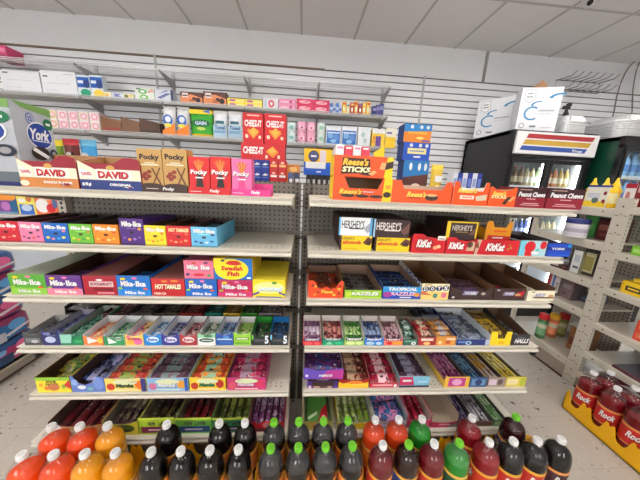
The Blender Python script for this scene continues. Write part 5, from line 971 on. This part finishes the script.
# ================================================================== COOLERS
CB=(20,20,23)
def cooler(name,label,x0,x1,y0,y1,h,side,nd,items_fn,zsh,header):
    t=thing(name,((x0+x1)/2,(y0+y1)/2,0),label,'cooler'); o=t.location
    fr=mat(CB,.35); sd=asm(side) if not isinstance(side,tuple) else mat(side,.35)
    w=.04
    m=MB(); m.box(x0,x0+w,y0+.06,y1,.06,h,sd); m.box(x1-w,x1,y0+.06,y1,.06,h,sd); m.box(x0,x1,y0+.06,y1,h-w,h,sd); m.box(x0,x1,y0+.06,y1,.0,.16,fr); m.box(x0,x1,y1-w,y1,.06,h,mat((226,228,230),.5)); m.box(x0+w,x0+w+.004,y0+.08,y1-w,.16,h-w,mat((226,228,230),.5)); m.box(x1-w-.004,x1-w,y0+.08,y1-w,.16,h-w,mat((226,228,230),.5)); m.build('cabinet',t,o)
    zt=h-(.24 if header else .08)
    m=MB(); m.box(x0,x1,y0+.02,y0+.06,zt-.02,h,fr); m.box(x0,x1,y0+.02,y0+.06,.0,.2,fr); m.box(x0,x0+.03,y0+.02,y0+.06,.2,zt,fr); m.box(x1-.03,x1,y0+.02,y0+.06,.2,zt,fr); m.build('front_frame',t,o)
    if header:
        m=MB(); m.box(x0+.03,x1+.0,y0,y0+.02,h-.225,h-.015,WHT)
        st=lambda a,c,col:('p',[(.06+.13*(1-c)*.9,a),(0,0),(0,0),(0,0)],col)
        def stripe(v0,v1,col):
            s=lambda v:.04+.10*v; e=lambda v:.84+.12*v
            return ('p',[(s(v0),v0),(e(v0),v0),(e(v1),v1),(s(v1),v1)],col)
        m.print((x0+.03,y0,h-.225),FX,FZ,FN,x1-x0-.03,.21,[('r',.0,.0,1,.03,(190,190,196)),stripe(.70,.90,(170,40,44)),stripe(.42,.64,(200,160,60)),stripe(.16,.36,(50,80,160)),('t','True',.76,.24,.13,.12,WHT,.2)])
        q=m.build('header_sign',t,o); q['label']='white sign with red, gold and blue slanted stripes'
    dw=(x1-x0-.06)/nd
    for d in range(nd):
        a=x0+.03+d*dw; c=a+dw
        m=MB(); f=.035; y=y0+.012
        m.box(a+.004,a+f,y,y+.03,.21,zt-.03,fr); m.box(c-f,c-.004,y,y+.03,.21,zt-.03,fr); m.box(a+f,c-f,y,y+.03,zt-.03-f,zt-.03,fr); m.box(a+f,c-f,y,y+.03,.21,.21+f,fr)
        dr=m.build('door',t,o)
        m=MB(); m.box(a+f,c-f,y+.012,y+.016,.21+f,zt-.03-f,glassy((.93,.96,.97))); m.build('pane',dr,o)
        m=MB(); hx=c-f-.0 if d==0 else a+f; m.tube([(hx,y,.85),(hx,y-.03,.87),(hx,y-.03,1.2),(hx,y,1.22)],.008,(150,150,154)); m.build('door_handle',dr,o)
    for zz in zsh:
        m=MB(); m.box(x0+w+.006,x1-w-.006,y0+.10,y1-w-.01,zz-.014,zz,mat((220,222,224),.4)); m.box(x0+w+.006,x1-w-.006,y0+.09,y0+.10,zz-.03,zz+.004,mat((236,236,238),.4)); m.build('shelf',t,o)
    m=MB()
    for xx in ([x0+w+.03, x1-w-.03] if nd==1 else [x0+.03+dw, x1-w-.02]):
        m.box(xx-.012,xx+.012,y0+.065,y0+.085,.25,zt-.06,glow((246,250,255),16.0))
    m.build('light_strip',t,o)
    return t
CX0,CX1,CY0,CY1,CH_=2.05,2.955,2.47,3.24,2.035
cooler('drinks_cooler','black two-door drinks cooler with striped header sign',CX0,CX1,CY0,CY1,CH_,CB,2,None,(.30,.62,.94,1.24,1.50),True)
def drink(name,x,y,z,r,h,c,cc,lab,cat,grp,bottle=True,lb=None):
    key=('drink',r,h,c,cc,lb)
    if key not in _BM:
        m=MB()
        if bottle: m.lathe([(r*.9,0),(r,.006),(r,h*.62),(r*.75,h*.76),(r*.38,h*.88),(r*.36,h*.93)],0,0,0,mat(c,.25),10); m.lathe([(r*.45,h*.93),(r*.45,h),(.001,h)],0,0,0,cc,10)
        else: m.lathe([(r*.85,0),(r,.008),(r,h-.012),(r*.86,h)],0,0,0,mat(c,.3,.2),12); m.lathe([(r*.8,h*.999),(.001,h)],0,0,0,STEEL,10)
        if lb: m.lathe([(r*1.02,h*.2),(r*1.02,h*.5)],0,0,0,lb,10)
        ob=m.build(name); _BM[key]=ob.data; bpy.data.objects.remove(ob)
    return put(_BM[key],name,(x,y,z),(0,0,0),lab,cat,grp)
PALX=[((190,160,90),WHT,(226,214,180),'tan'),((120,90,60),(200,60,50),(220,200,160),'brown'),((206,190,150),(60,120,80),(240,236,220),'cream'),((150,170,120),WHT,(230,230,220),'sage'),((200,120,70),(230,230,230),(240,220,190),'rust'),((60,80,140),WHT,(170,180,210),'blue')]
for si,zz in enumerate((.62,.94,1.24,1.50)):
    for k in range(12):
        if k==6: pass
        x=CX0+.085+k*.066; c,cc,l,nm=PALX[(k//2+si*2)%6] if si<3 else PALX[(k//2)%5]
        if si==1: c,cc,l,nm=PALX[5] if k<8 else PALX[2]
        drink('drink_bottle',x,CY0+.15,zz+.0005,.028,.20,c,cc,f"{nm} drink bottle in the black cooler, {('second','third','fourth','top')[si]} board {('first','second','third','fourth','fifth','sixth')[k//2]} pair",'bottle',f"{nm} bottles, {('first','second','third','fourth','fifth','sixth')[k//2]} pair on the {('second','third','fourth','top')[si]} cooler board",True,l)
GX0,GY0=3.03,2.29
cooler('drinks_cooler','green-sided drinks cooler with black front frame and bottled water',GX0,GX0+.80,GY0,GY0+.78,2.0,(10,62,44),1,None,(.30,.66,1.02,1.36,1.64),False)
for si,zz in enumerate((1.02,1.36,1.64)):
    for k in range(8):
        drink('water_bottle',GX0+.09+k*.085,GY0+.16,zz+.0005,.036,.235,(150,200,236) if si else (200,220,236),(70,120,200),f"water bottle with blue cap on the {('lower','middle','upper')[si]} board of the green-sided cooler",'bottle',f"water bottles on the {('lower','middle','upper')[si]} board",True,(80,140,210))
# cartons on the black cooler
z=CH_+.0005
LOGO=[('p',[(.08,.96),(.34,.96),(.36,.74),(.22,.64),(.08,.74)],(196,198,206)),('p',[(.10,.94),(.32,.94),(.335,.75),(.22,.665),(.10,.75)],WHT),('r',.14,.85,.28,.88,(150,156,170)),('r',.13,.78,.29,.81,(150,156,170))]
def ring(cx,cy,rx,ry,a0,a1,wd,col,n=14):
    return ('p',[(cx+rx*math.cos(a0+(a1-a0)*i/n),cy+ry*math.sin(a0+(a1-a0)*i/n)) for i in range(n+1)]+[(cx+rx*wd*math.cos(a1-(a1-a0)*i/n),cy+ry*wd*math.sin(a1-(a1-a0)*i/n)) for i in range(n+1)],col)
BC=(60,140,190)
LG=LOGO+[ring(.34,.42,.20,.16,.9,5.4,.78,BC),ring(.50,.60,.22,.10,1.4,3.3,.75,BC),ring(.98,.74,.30,.13,1.2,3.0,.72,BC),('r',.5,.46,.88,.50,(186,190,200)),('r',.48,.40,.8,.42,(206,208,214)),ring(.14,.14,.07,.06,0,6.28,.8,(80,84,90)),('r',.34,.10,.5,.14,(120,124,132)),('r',.6,.08,.9,.10,(196,198,206))]
def cooler_box(name,label,cx,cy,w,d,h,rz,it):
    m=MB(); m.box(-w/2,w/2,-d/2,d/2,0,h,(232,234,240)); m.print((-w/2,-d/2,0),FX,FZ,FN,w,h,it); m.print((w/2,-d/2,0),(0,1,0),FZ,(1,0,0),d,h,[('r',.1,.05,.5,.15,(190,192,200))])
    ob=m.build(name); ob.location=(cx,cy,z); ob.rotation_euler=(0,0,rz); return tag(ob,label,'carton')
a=at(520,128,y=CY0+.05); bq=at(553,129,y=CY0+.05); w=(bq.x-a.x); h=at(525,85,y=CY0+.05).z-z
q=cooler_box('paper_carton','white carton with blue swirl logo standing upright on the cooler',(a.x+bq.x)/2+.01,CY0+.12,w,.11,h,-.28,LG)
m=MB(); zf=z+h
m.prism([(0,0),(.22,0),(.12,.10),(.10,.10)],(a.x+.12,CY0+.16,zf),FX,FZ,(0,.004,0),(150,112,80)); f=m.build('flap',None); bpy.context.view_layer.update(); f.parent=q; f.matrix_parent_inverse=q.matrix_world.inverted(); f['label']='brown cardboard flap'
cooler_box('paper_carton','white carton with blue swirl logo turned at an angle, behind the upright one',CX0+.10,CY0+.45,.36,.10,.40,math.radians(-48),LG)
def pan(name,label,cx,cy,w,d,zb,n,cat='foil tray'):
    # stack of fluted foil pans upside down: wide rim below, narrower crown above
    m=MB(); F=mat((232,233,235),.3,.45,.06,30)
    vs=[];fs=[];N=48; hs=[]
    for k in range(n): hs+=[(0+k*.022,1.0),(.004+k*.022,1.0),(.006+k*.022,.96),(.02+k*.022,.955)]
    hs+=[(n*.022+.045,.80),(n*.022+.05,.76)]
    for a,s in hs:
        for k in range(N):
            t=2*PI*k/N; cxx=math.copysign(abs(math.cos(t))**.4,math.cos(t)); syy=math.copysign(abs(math.sin(t))**.4,math.sin(t)); fl=1-.012*(k%2) if s<1 else 1
            vs.append((cx+cxx*w/2*s*fl,cy+syy*d/2*s*fl,zb+a))
    R_=len(hs)
    for r in range(R_-1):
        for k in range(N): fs.append((r*N+k,r*N+(k+1)%N,(r+1)*N+(k+1)%N,(r+1)*N+k))
    fs+=[tuple(range(N-1,-1,-1)),tuple(range((R_-1)*N,R_*N))]; m.geo(vs,fs,F)
    return tag(m.build(name,None,(cx,cy,zb)),label,cat)
pan('foil_pans','stack of small foil pans on the black cooler behind the upright carton',CX0+.70,CY0+.20,.27,.28,z,6)
xx,yy,zz=CX0+.68,CY0+.20,z+.183
q=thing('spray_gun',(xx,yy,zz),'black spray gun standing on the small foil pans','tool')
m=MB(); m.lathe([(.026,0),(.028,.004),(.020,.05),(.012,.075),(.012,.09)],xx,yy,zz,BLK,12); m.build('base',q,q.location)
m=MB(); m.bev(xx-.045,xx+.03,yy-.014,yy+.014,zz+.085,zz+.115,.004,BLK); m.tube([(xx-.01,yy,zz+.085),(xx+.02,yy,zz+.05),(xx+.035,yy,zz+.015)],.009,BLK); m.box(xx-.005,xx+.035,yy-.012,yy+.012,zz+.115,zz+.14,BLK); m.build('trigger_head',q,q.location)
pan('foil_pans','stack of large fluted foil pans on the green-sided cooler',GX0+.33,GY0+.30,.62,.42,2.0005,8)
pan('foil_pans','lower stack of foil pans behind on the green-sided cooler',GX0+.40,GY0+.62,.5,.2,2.0005,3)
# ================================================================== WIRE SHELVES ON THE REAR WALL
WH=mat((206,208,210),.4,.2)
BKT=mat((178,178,180),.4)
TZ=[CAMZ+.437,CAMZ+.772,CAMZ+1.072]; TF=3.0
WX0,WX1=-3.4,.92
for k,(zt,nm) in enumerate(zip(TZ,('lower','middle','empty top'))):
    t=thing('wire_shelf',((WX0+WX1)/2,3.15,zt),f'{nm} white wire shelf on the slatted rear wall','shelf'); o=t.location
    m=MB(); n=int((WX1-WX0)/.028)
    for i in range(n+1):
        x=WX0+(WX1-WX0)*i/n; m.box(x-.0016,x+.0016,TF,3.275,zt-.0035,zt-.0005,WH)
    for y in (TF,TF+.09,TF+.18,3.27): m.box(WX0,WX1,y-.003,y+.003,zt-.009,zt-.0035,WH)
    # low front rail with short uprights
    for i in range(0,n+1): x=WX0+(WX1-WX0)*i/n; m.box(x-.0014,x+.0014,TF-.004,TF-.001,zt-.022,zt+.006,WH)
    m.box(WX0,WX1,TF-.006,TF-.002,zt+.004,zt+.010,WH); m.box(WX0,WX1,TF-.006,TF-.002,zt-.026,zt-.021,WH)
    m.build('wire_deck',t,o)
    for x in (WX0+.02,-2.36,-1.535,-.672,.13,WX1-.004):
        m=MB(); m.prism([(TF-.02,zt-.004),(3.281,zt-.012),(3.281,zt-.105),(3.262,zt-.105),(TF-.02,zt-.022)],(x-.006,0,0),(0,1,0),FZ,(.012,0,0),BKT)
        m.box(x-.014,x+.014,3.262,3.2805,zt-.12,zt+.09,BKT); m.build('bracket',t,o)
    if k<2:
        # solid shelf liner under the goods
        m=MB(); m.box(WX0+.03,WX1-.03,TF+.004,3.26,zt-.013,zt-.0092,mat((196,192,188),.6)); q=m.build('liner',t,o)
def wbox(name,label,cat,tier,u0,u1,vt,vb,col,items,D=.13,Y=TF+.006,group=None,zs=None,side=None,top=None):
    return carton(name,label,cat,u0,u1,vt,vb,TZ[tier]+.0004 if zs is None else zs,col,items,Y=Y,D=D,group=group,side=side,top=top)
PAPER=(226,228,234)
wbox('white_carton','white carton with small black caption, nearest the photo edge on the middle wire shelf','carton',1,2,40.5,71,96,PAPER,[('r',.06,.86,.2,.92,(60,60,64)),('r',.15,.55,.8,.58,(206,208,214)),('r',.1,.2,.5,.23,(206,208,214)),('r',.5,.72,.95,.74,(214,216,220))],D=.12)
wbox('white_carton','white carton with small black caption beside the blue wipes packs','carton',1,42,76.5,71,97,PAPER,[('r',.06,.72,.2,.78,(60,60,64)),('r',.15,.45,.8,.48,(206,208,214)),('r',.1,.15,.5,.18,(206,208,214)),('r',.65,.86,.95,.89,(190,192,196))],D=.12)
def wipes(u0,u1,low,lb):
    wbox('wipes_pack',lb,'pack',1,u0,u1,75.5,97,(220,232,240),[('r',.02,.42,.98,.92,(20,84,170)),('e',.74,.6,.26,.2,(20,50,120)),('r',.08,.62,.5,.76,(220,232,246)),('e',.6,.18,.4,.18,low),('r',.02,.0,.98,.07,low)],D=.06)
wipes(77.5,90,(20,150,110),'blue wipes pack with green base beside the white carton'); wipes(90.5,103,(240,200,70),'blue wipes pack with yellow base')
wbox('soap_bar','small white and lemon soap box right of the yellow-based wipes','soap',1,103.5,111.5,92,98,(236,230,206),[('e',.4,.5,.3,.3,(220,190,90))],D=.08)
wbox('soap_bar','small white box with blue capital letters on the middle wire shelf','soap',1,112,122.5,92.5,98.5,(226,230,240),[('t','VBC',.5,.5,.7,.6,(40,70,150))],D=.08)
wbox('soap_bar','small white and olive soap box beside the blue-lettered one','soap',1,123,134,93.5,99.5,(230,230,216),[('e',.3,.5,.2,.3,(120,120,60)),('e',.7,.6,.2,.2,(230,200,80))],D=.08)
wbox('tea_box','white box with green rings on the middle wire shelf','box',1,135,154.5,88,101.5,(228,234,226),[('e',.4,.7,.22,.2,(90,180,80)),('e',.4,.7,.12,.1,WHT),('e',.45,.25,.22,.2,(110,190,80)),('e',.45,.25,.12,.1,WHT),('p',[(.6,.6),(.9,1),(1,.7)],(220,170,150)),('r',.1,.85,.3,.95,(60,90,60))],D=.08)
wbox('foil_box','white box with steel blue streaks on the middle wire shelf','box',1,155,173.5,89.5,102,(216,220,230),[('p',[(.1,.3),(.6,.7),(.9,.7),(.3,.2)],(110,120,170)),('p',[(.2,.6),(.6,.95),(.8,.9)],(130,140,190)),('r',.85,.0,1,1,(60,66,100))],D=.08)
for u0,u1,lb in ((180.5,202.5,'brown and orange cookie box nearer the blue-streaked box'),(203.5,226.5,'brown and orange cookie box beside the yellow soap packs')):
    wbox('cookie_box',lb,'box',1,u0,u1,92,105.5,(96,56,50),[('p',[(0,0),(1,0),(1,.5),(.5,.8),(0,.6)],(226,140,90)),('r',.08,.5,.35,.9,(236,220,214)),('r',.1,.62,.33,.72,(40,30,30)),('e',.8,.32,.12,.22,(50,36,36)),('e',.62,.4,.1,.16,(60,40,40)),('r',.4,.15,.6,.35,(190,100,60))],D=.08,side=(70,40,36))
def soaps(u0,u1,v0,v1,tier,n,rows,col,it,desc,nm='soap_bar',cat='soap',D=.08):
    du=(u1-u0)/n
    for r in range(rows):
        for i in range(n):
            h=(gz((u0+u1)/2,v0,TF+.006)-TZ[tier]-.0004)/rows; zs=TZ[tier]+.0004+r*h
            lb=desc(i,r)
            carton(nm,lb,cat,u0+du*i,u0+du*(i+1)-.3,0,v1,zs+r*.0002,col,it,Y=TF+.006,D=D,zt=zs+h)
OR=('first','second','third','fourth','fifth','sixth')
RW=('lower','upper')
soaps(227.5,262.5,99,107,1,2,2,(244,224,90),[('e',.3,.5,.2,.3,(200,110,170)),('r',.5,.2,.95,.6,(250,236,150))],lambda i,r:f'{RW[r]} pale yellow soap bar, {("next to the brown cookie boxes","next to the white and pink soaps")[i]}')
soaps(263,278.5,98.5,108.5,1,1,1,(230,226,232),[('e',.55,.5,.2,.36,(200,40,70)),('e',.55,.5,.1,.18,WHT),('r',.05,.1,.25,.9,(190,200,220))],lambda i,r:'white soap box with red ring on the middle wire shelf')
soaps(279,296,99,109,1,1,2,(226,140,176),[('r',.1,.3,.9,.6,(240,200,216)),('e',.7,.5,.1,.3,(190,70,120))],lambda i,r:f'{RW[r]} pink soap box beside the magenta sandwich cookie packs')
soaps(296.5,329.5,99.5,110.5,1,2,2,(206,20,80),[('e',.5,.5,.36,.28,(246,190,200)),('p',[(.25,.4),(.7,.7),(.75,.5)],(206,60,100))],lambda i,r:f'{RW[r]} magenta box with pale oval, {("beside the pink soap boxes","beside the blue jars")[i]}','cookie_pack','box')
for i in range(4): wbox('sachet_box','slim blue and white box, '+OR[i]+' from the magenta boxes','box',1,330+i*3,332.8+i*3,103+(i%2)*2,112.5,((70,110,190),(190,200,226))[i%2],[('r',.1,.3,.9,.6,((200,210,236),(60,90,170))[i%2])],D=.06)
for i in range(7):
    c=((246,200,70),(240,220,150),(210,60,50),(236,170,60),(180,40,50),(240,190,90),(250,206,80))[i]
    wbox('spice_packet',('yellow','cream','red','amber','dark red','light orange','bright yellow')[i]+' spice packet in the crowded end of the middle wire shelf','packet',1,342.5+i*4,346+i*4,101.5+(i*5%3),113.5+i*.2,c,[('e',.5,.4,.3,.2,(230,236,220)),('r',.1,.75,.9,.9,((220,70,60),(90,120,190),(250,220,120))[i%3])],D=.05)
for i in range(3):
    q,_=wbox('sachet_box','navy and violet packet leaning at the very end of the shelf, '+('lowest','middle','topmost')[i],'packet',1,372.5+i*3.6,376.5+i*3.6,106-i*1.2,114.5,((50,54,110),(90,80,150),(60,66,130))[i],[('r',.1,.5,.9,.8,(140,140,190))],D=.06)
    q['label']='navy and violet packet, '+('first','second','third')[i]+' at the open end of the middle wire shelf'
# lower wire shelf
def packs8():
    for r in range(2):
        for i in range(5):
            u0=50+i*10.4; zs=TZ[0]+.0004+r*.092
            pc=((236,206,214),(232,190,206),(238,212,216),(234,196,208),(226,214,200))[(i+r)%5] if i else (232,214,190)
            carton('tissue_pack',f'{RW[r]} {"cream" if i==0 else "pink"} tissue pack, {OR[i]} from the grey cookie carton, on the lower wire shelf','pack',u0,u0+10,0,131+.2*i,zs,pc,[('e',.5,.5,.34,.34,(226,150,170) if i else (220,170,130)),('e',.5,.5,.2,.2,(240,214,220)),('r',.0,.92,1,1,WHT),('r',.9,0,1,1,(200,180,180))],Y=TF+.006,D=.12,zt=zs+.0915)
packs8()
def display(u0,u1,vt,vb,lb,inner,dk):
    zs=TZ[0]+.0004; Y=TF+.006; x0=gx(u0,vb,Y); x1=gx(u1,vb,Y); h=gz((u0+u1)/2,vt,Y)-zs; D=.16
    t=thing('open_carton',((x0+x1)/2,Y+D/2,zs),lb,'carton'); o=t.location
    m=MB(); m.box(x0,x1,Y,Y+D,zs,zs+.002,dk); m.prism([(Y,zs),(Y+D,zs),(Y+D,zs+h),(Y,zs+h*1.1)],(x0,0,0),(0,1,0),FZ,(.003,0,0),dk); m.prism([(Y,zs),(Y+D,zs),(Y+D,zs+h),(Y,zs+h*.8)],(x1,0,0),(0,1,0),FZ,(-.003,0,0),dk); m.box(x0,x1,Y+D-.003,Y+D,zs,zs+h,dk); m.build('carton_body',t,o)
    m=MB(); m.prism([(0,0),(x1-x0,0),(x1-x0,h*.82),(0,h*1.12)],(x0,Y-.003,zs),FX,FZ,(0,.003,0),dk); 
    if inner: m.print((x0,Y-.003,zs),FX,FZ,FN,x1-x0,h,[('r',.05,.08,.95,.3,inner)])
    m.build('front_panel',t,o)
display(102.5,122,118,132,'brown open carton with red strip beside the pink tissue packs',(150,60,50),(124,84,58))
display(122.5,140.5,119,133,'plain brown open carton in the middle of three',None,(118,84,62))
display(141,160.5,120.5,134,'dark brown open carton with speckled side, beside the detergent bags',(70,50,42),(86,60,48))
def pouch(u0,u1,vt,vb,lb,cols,kind):
    it={'dog':[cols[0],('p',[(0,0),(1,0),(1,.42),(.6,.3),(0,.16)],(240,130,30)),('e',.48,.5,.36,.20,(40,100,190)),('e',.5,.54,.22,.10,(230,236,246)),('e',.46,.34,.3,.06,(244,220,60)),('r',.1,.86,.25,.92,(60,60,66))],
        'gain':[cols[0],('r',.02,.82,.98,.97,(250,214,30)),('e',.5,.5,.42,.13,(30,110,60)),('t','GAIN',.5,.5,.5,.13,(200,220,246)),('e',.5,.3,.2,.06,(190,220,90)),('p',[(.6,.9),(.9,1),(.95,.85)],(60,110,190))],
        'wipe':[cols[0],('r',.04,.04,.96,.48,(176,204,226)),('r',.2,.52,.8,.62,(40,110,130)),('t','Towel',.5,.38,.7,.14,(60,100,150)),('r',.1,.18,.9,.28,(130,170,206))]}[kind]
    bag('cleaning_pouch' if kind!='wipe' else 'towel_pack',lb,u0,u1,vt,vb,TF+.06,cols[1],it,TZ[0]+.0006,.045,'bag' if kind!='wipe' else 'pack')
pouch(165,177.5,106.5,133.5,'white and orange pouch with blue oval, nearer the brown cartons',((240,240,240),(238,238,240)),'dog')
pouch(178.5,191,107,134,'white and orange pouch with blue oval, beside the green laundry bag',((240,240,240),(238,238,240)),'dog')
pouch(192,214,110,136,'bright green laundry bag with yellow top',((250,210,30),(60,180,50)),'gain')
pouch(214.5,228.5,111,137.5,'white towel pack with pale blue lower half beside the green laundry bag',(WHT,(236,238,242)),'wipe')
pouch(229,243,111.5,138,'white towel pack with pale blue lower half behind the cracker boxes',(WHT,(236,238,242)),'wipe')
def rolls(u0,u1,v0,v1,col,it,desc,n=2,rows=2):
    du=(u1-u0)/n; zt=gz((u0+u1)/2,v0,TF+.006); h=(zt-TZ[0]-.0004)/rows
    for r in range(rows):
        for i in range(n):
            zs=TZ[0]+.0004+r*h
            x0=gx(u0+du*i,v1,TF+.06); x1=gx(u0+du*(i+1)-.3,v1,TF+.06); R=(x1-x0)/2
            m=MB(); m.lathe([(R*.94,0),(R,.004),(R,h-.006),(R*.94,h-.0006)],(x0+x1)/2,TF+.065,zs,col,16); m.lathe([(R*.3,h-.0005),(R*.28,h-.0004)],(x0+x1)/2,TF+.065,zs,(190,180,170),10)
            m.print((x0+R*.15,TF+.065-R*.995,zs),FX,FZ,FN,R*1.7,h,it)
            tag(m.build('tissue_roll',None,((x0+x1)/2,TF+.065,zs)),desc(i,r),'roll')
rolls(287,296,122,141,(214,232,230),[('e',.5,.5,.3,.2,(120,180,180))],lambda i,r:f'{RW[r]} pale teal paper roll right of the cracker boxes',1)
rolls(297,315.5,121.5,141.5,(240,170,196),[('r',.15,.3,.85,.6,(250,220,230)),('e',.5,.45,.2,.12,(206,90,140))],lambda i,r:f'{RW[r]} pink paper roll, {("nearer the cracker boxes","nearer the blue bundles")[i]}')
rolls(316.5,325,122,142,(220,232,226),[('e',.5,.5,.3,.2,(140,190,170))],lambda i,r:f'{RW[r]} white and mint paper roll between pink rolls and blue bundles',1)
for u0,u1,lb in ((326,341,'blue bundle of paper rolls in white wrap, nearer the pink rolls'),(341.8,357,'blue bundle of paper rolls in white wrap, nearer the stick boxes')):
    wbox('tissue_bundle',lb,'pack',0,u0,u1,126.5,143.5,(232,236,242),[('r',.05,.06,.95,.78,(50,110,190)),('e',.3,.5,.18,.16,(120,170,220)),('e',.68,.4,.2,.18,(90,140,210)),('e',.5,.2,.2,.1,(140,190,230)),('r',.1,.62,.9,.70,(200,220,240))],D=.12)
wbox('tissue_bundle','white tissue bundle with faint grey marks at the end of the lower wire shelf','pack',0,358,370.5,127,144,(230,234,236),[('e',.4,.6,.16,.14,(180,206,206)),('e',.6,.3,.16,.14,(190,206,210))],D=.12)
wbox('sponge_pack','yellow and violet pack with white top at the end of the lower wire shelf','pack',0,372,385,129,145,(246,206,60),[('r',.0,.75,1,1,WHT),('r',.3,.0,.7,.6,(110,70,150)),('r',.05,.2,.25,.6,(236,150,60))],D=.10)
wbox('sponge_pack','white and yellow pack beside the tip of the lower wire shelf','pack',0,385.5,396,128,145.5,(244,240,220),[('r',.0,.0,1,.55,(250,204,40)),('r',.1,.7,.6,.8,(120,100,170))],D=.10)
# pink pack high up at the photo edge
wbox('tissue_pack','magenta pack alone on the empty top wire shelf at the photo edge','pack',2,-8,6.5,45,58,(206,60,110),[('r',.1,.5,.9,.8,(226,120,160)),('r',.1,.1,.9,.3,(150,40,90))],D=.16,Y=TF+.02)
# low wall shelf with cereal boxes, seen under the first candy shelf
t=thing('wall_shelf',(-3.1,3.1,.92),'white wall shelf holding bright snack boxes low on the rear wall','shelf')
m=MB(); m.box(-4.2,-2.35,2.9,3.28,.92,.935,mat(SHELF,.4)); m.build('board',t,t.location)
for x in (-4.1,-3.2,-2.4):
    m=MB(); m.prism([(2.92,.9195),(3.28,.9195),(3.28,.80),(3.26,.80)],(x,0,0),(0,1,0),FZ,(.012,0,0),BKT); m.build('bracket',t,t.location)
for u0,u1,col,it,lb in ((-16,0,(120,60,130),[('r',0,.7,1,1,(240,150,60))],'violet snack box at the photo edge under the top candy shelf'),
  (0.5,19,(130,70,150),[('r',0,.62,1,1,(240,150,50)),('e',.4,.35,.24,.2,(190,120,190)),('p',[(.7,0),(1,0),(1,.7),(.6,.5)],(30,100,150)),('r',.0,.0,1,.1,(110,150,180))],'orange-topped violet snack box behind the red candy carton'),
  (19.5,37,(246,232,110),[('r',.1,.0,.9,.45,(60,110,200)),('e',.5,.3,.3,.15,(200,214,240)),('e',.7,.7,.16,.14,(190,110,50)),('r',.1,.55,.5,.7,WHT)],'yellow snack box with blue lower half behind the pink carton'),
  (37.5,60,(236,120,70),[('e',.3,.4,.3,.3,(244,240,240)),('r',.0,.8,1,1,(150,190,90)),('e',.66,.3,.2,.2,(210,40,50)),('e',.85,.5,.12,.2,(90,110,160)),('e',.55,.75,.2,.12,(240,190,160))],'orange and red snack box with white bowl behind the blue carton')):
    zt=gz((u0+u1)/2,192,2.95)
    carton('snack_box',lb,'box',u0,u1,0,214,.9355,col,it,Y=2.95,D=.08,zt=max(zt,1.14))
# ---- wall hooks, cables and camera
h0=at(558,80,y=3.27); h1=at(598,84,y=3.27); hz=[h0.z, h0.z-.115, h0.z-.23]
t=thing('hook_rack',((h0.x+h1.x)/2,3.27,h0.z),'grey wire rack of prongs on the slatted wall above the foil pans','rack'); o=t.location
GW=mat((120,120,124),.4,.3)
m=MB(); q=[(h0.x-.02,3.268,hz[1]),(h0.x-.02,3.268,hz[0]),(h1.x+.02,3.268,hz[0]),(h1.x+.02,3.268,hz[1]),(h0.x-.02,3.268,hz[1])]; m.tube(q,.005,GW); m.build('back_frame',t,o)
for zz in hz[:2]:
    for i in range(7):
        x=h0.x+(h1.x-h0.x)*i/6; m=MB(); m.tube([(x,3.268,zz),(x,3.10,zz-.012),(x,3.05,zz+.02)],.0045,GW); m.build('prong',t,o)
for k,pts in enumerate(([(640,58),(630,66),(622,80),(617,96),(614,112)],[(640,62),(636,72),(633,90),(632,112)])):
    P=[at(u,v,y=3.24-.01*k) for u,v in pts]
    P=[V3((P[0].x+.05,P[0].y,CEIL-.004))]+P
    Q=[]
    for i in range(len(P)-1):
        p0=P[max(i-1,0)];p1=P[i];p2=P[i+1];p3=P[min(i+2,len(P)-1)]
        for s in range(5):
            f=s/5; Q.append(.5*((2*p1)+(p2-p0)*f+(2*p0-5*p1+4*p2-p3)*f*f+(3*p1-p0-3*p2+p3)*f**3))
    Q.append(P[-1]); Q+= [Q[-1]+V3((0,0,-.5))]
    m=MB(); m.tube(Q,.007,mat((120,118,118),.5)); tag(m.build('power_cable',None),('grey cable curving from the ceiling down behind the foil pans','straighter grey cable hanging from the ceiling by the photo edge')[k],'cable')
p=at(589,3,z=CEIL-.05)
t=thing('security_camera',(p.x,p.y,CEIL),'small white dome security camera with black lens on the ceiling','camera'); o=t.location
m=MB(); m.lathe([(.055,-.018),(.055,-.001),(.001,-.0008)],p.x,p.y,CEIL,WHT,20); m.build('mount',t,o)
m=MB(); m.lathe([(.001,-.085),(.022,-.08),(.040,-.062),(.045,-.035),(.04,-.018)],p.x,p.y,CEIL,(226,226,228),20); m.build('dome',t,o)
m=MB(); c0=V3((p.x,p.y,CEIL-.055)); d=V3((-.55,-.75,-.3)).normalized(); m.tube([c0+d*.03,c0+d*.052],.019,BLK,12); m.build('lens',t,o)
# ================================================================== CAMERA, WORLD, VIEW
cam=bpy.data.cameras.new('camera'); co=bpy.data.objects.new('camera',cam); C.objects.link(co)
cam.sensor_width=36; cam.lens=36*FPX/640; cam.clip_start=.02
from mathutils import Matrix
co.matrix_world=Matrix(((RT.x,UP.x,-FW.x,0),(RT.y,UP.y,-FW.y,0),(RT.z,UP.z,-FW.z,CAMZ),(0,0,0,1)))
sc=bpy.context.scene; sc.camera=co
w=bpy.data.worlds.new('world'); sc.world=w; w.use_nodes=True; w.node_tree.nodes['Background'].inputs[0].default_value=(1,.985,.965,1); w.node_tree.nodes['Background'].inputs[1].default_value=12.0
sc.view_settings.view_transform='Standard'; sc.view_settings.look='None'; sc.view_settings.gamma=1; sc.view_settings.use_curve_mapping=False
sc.view_settings.exposure=-.27
sc.cycles.use_denoising=True; sc.cycles.max_bounces=7; sc.cycles.diffuse_bounces=3; sc.cycles.glossy_bounces=3; sc.cycles.transparent_max_bounces=12; sc.cycles.sample_clamp_indirect=6
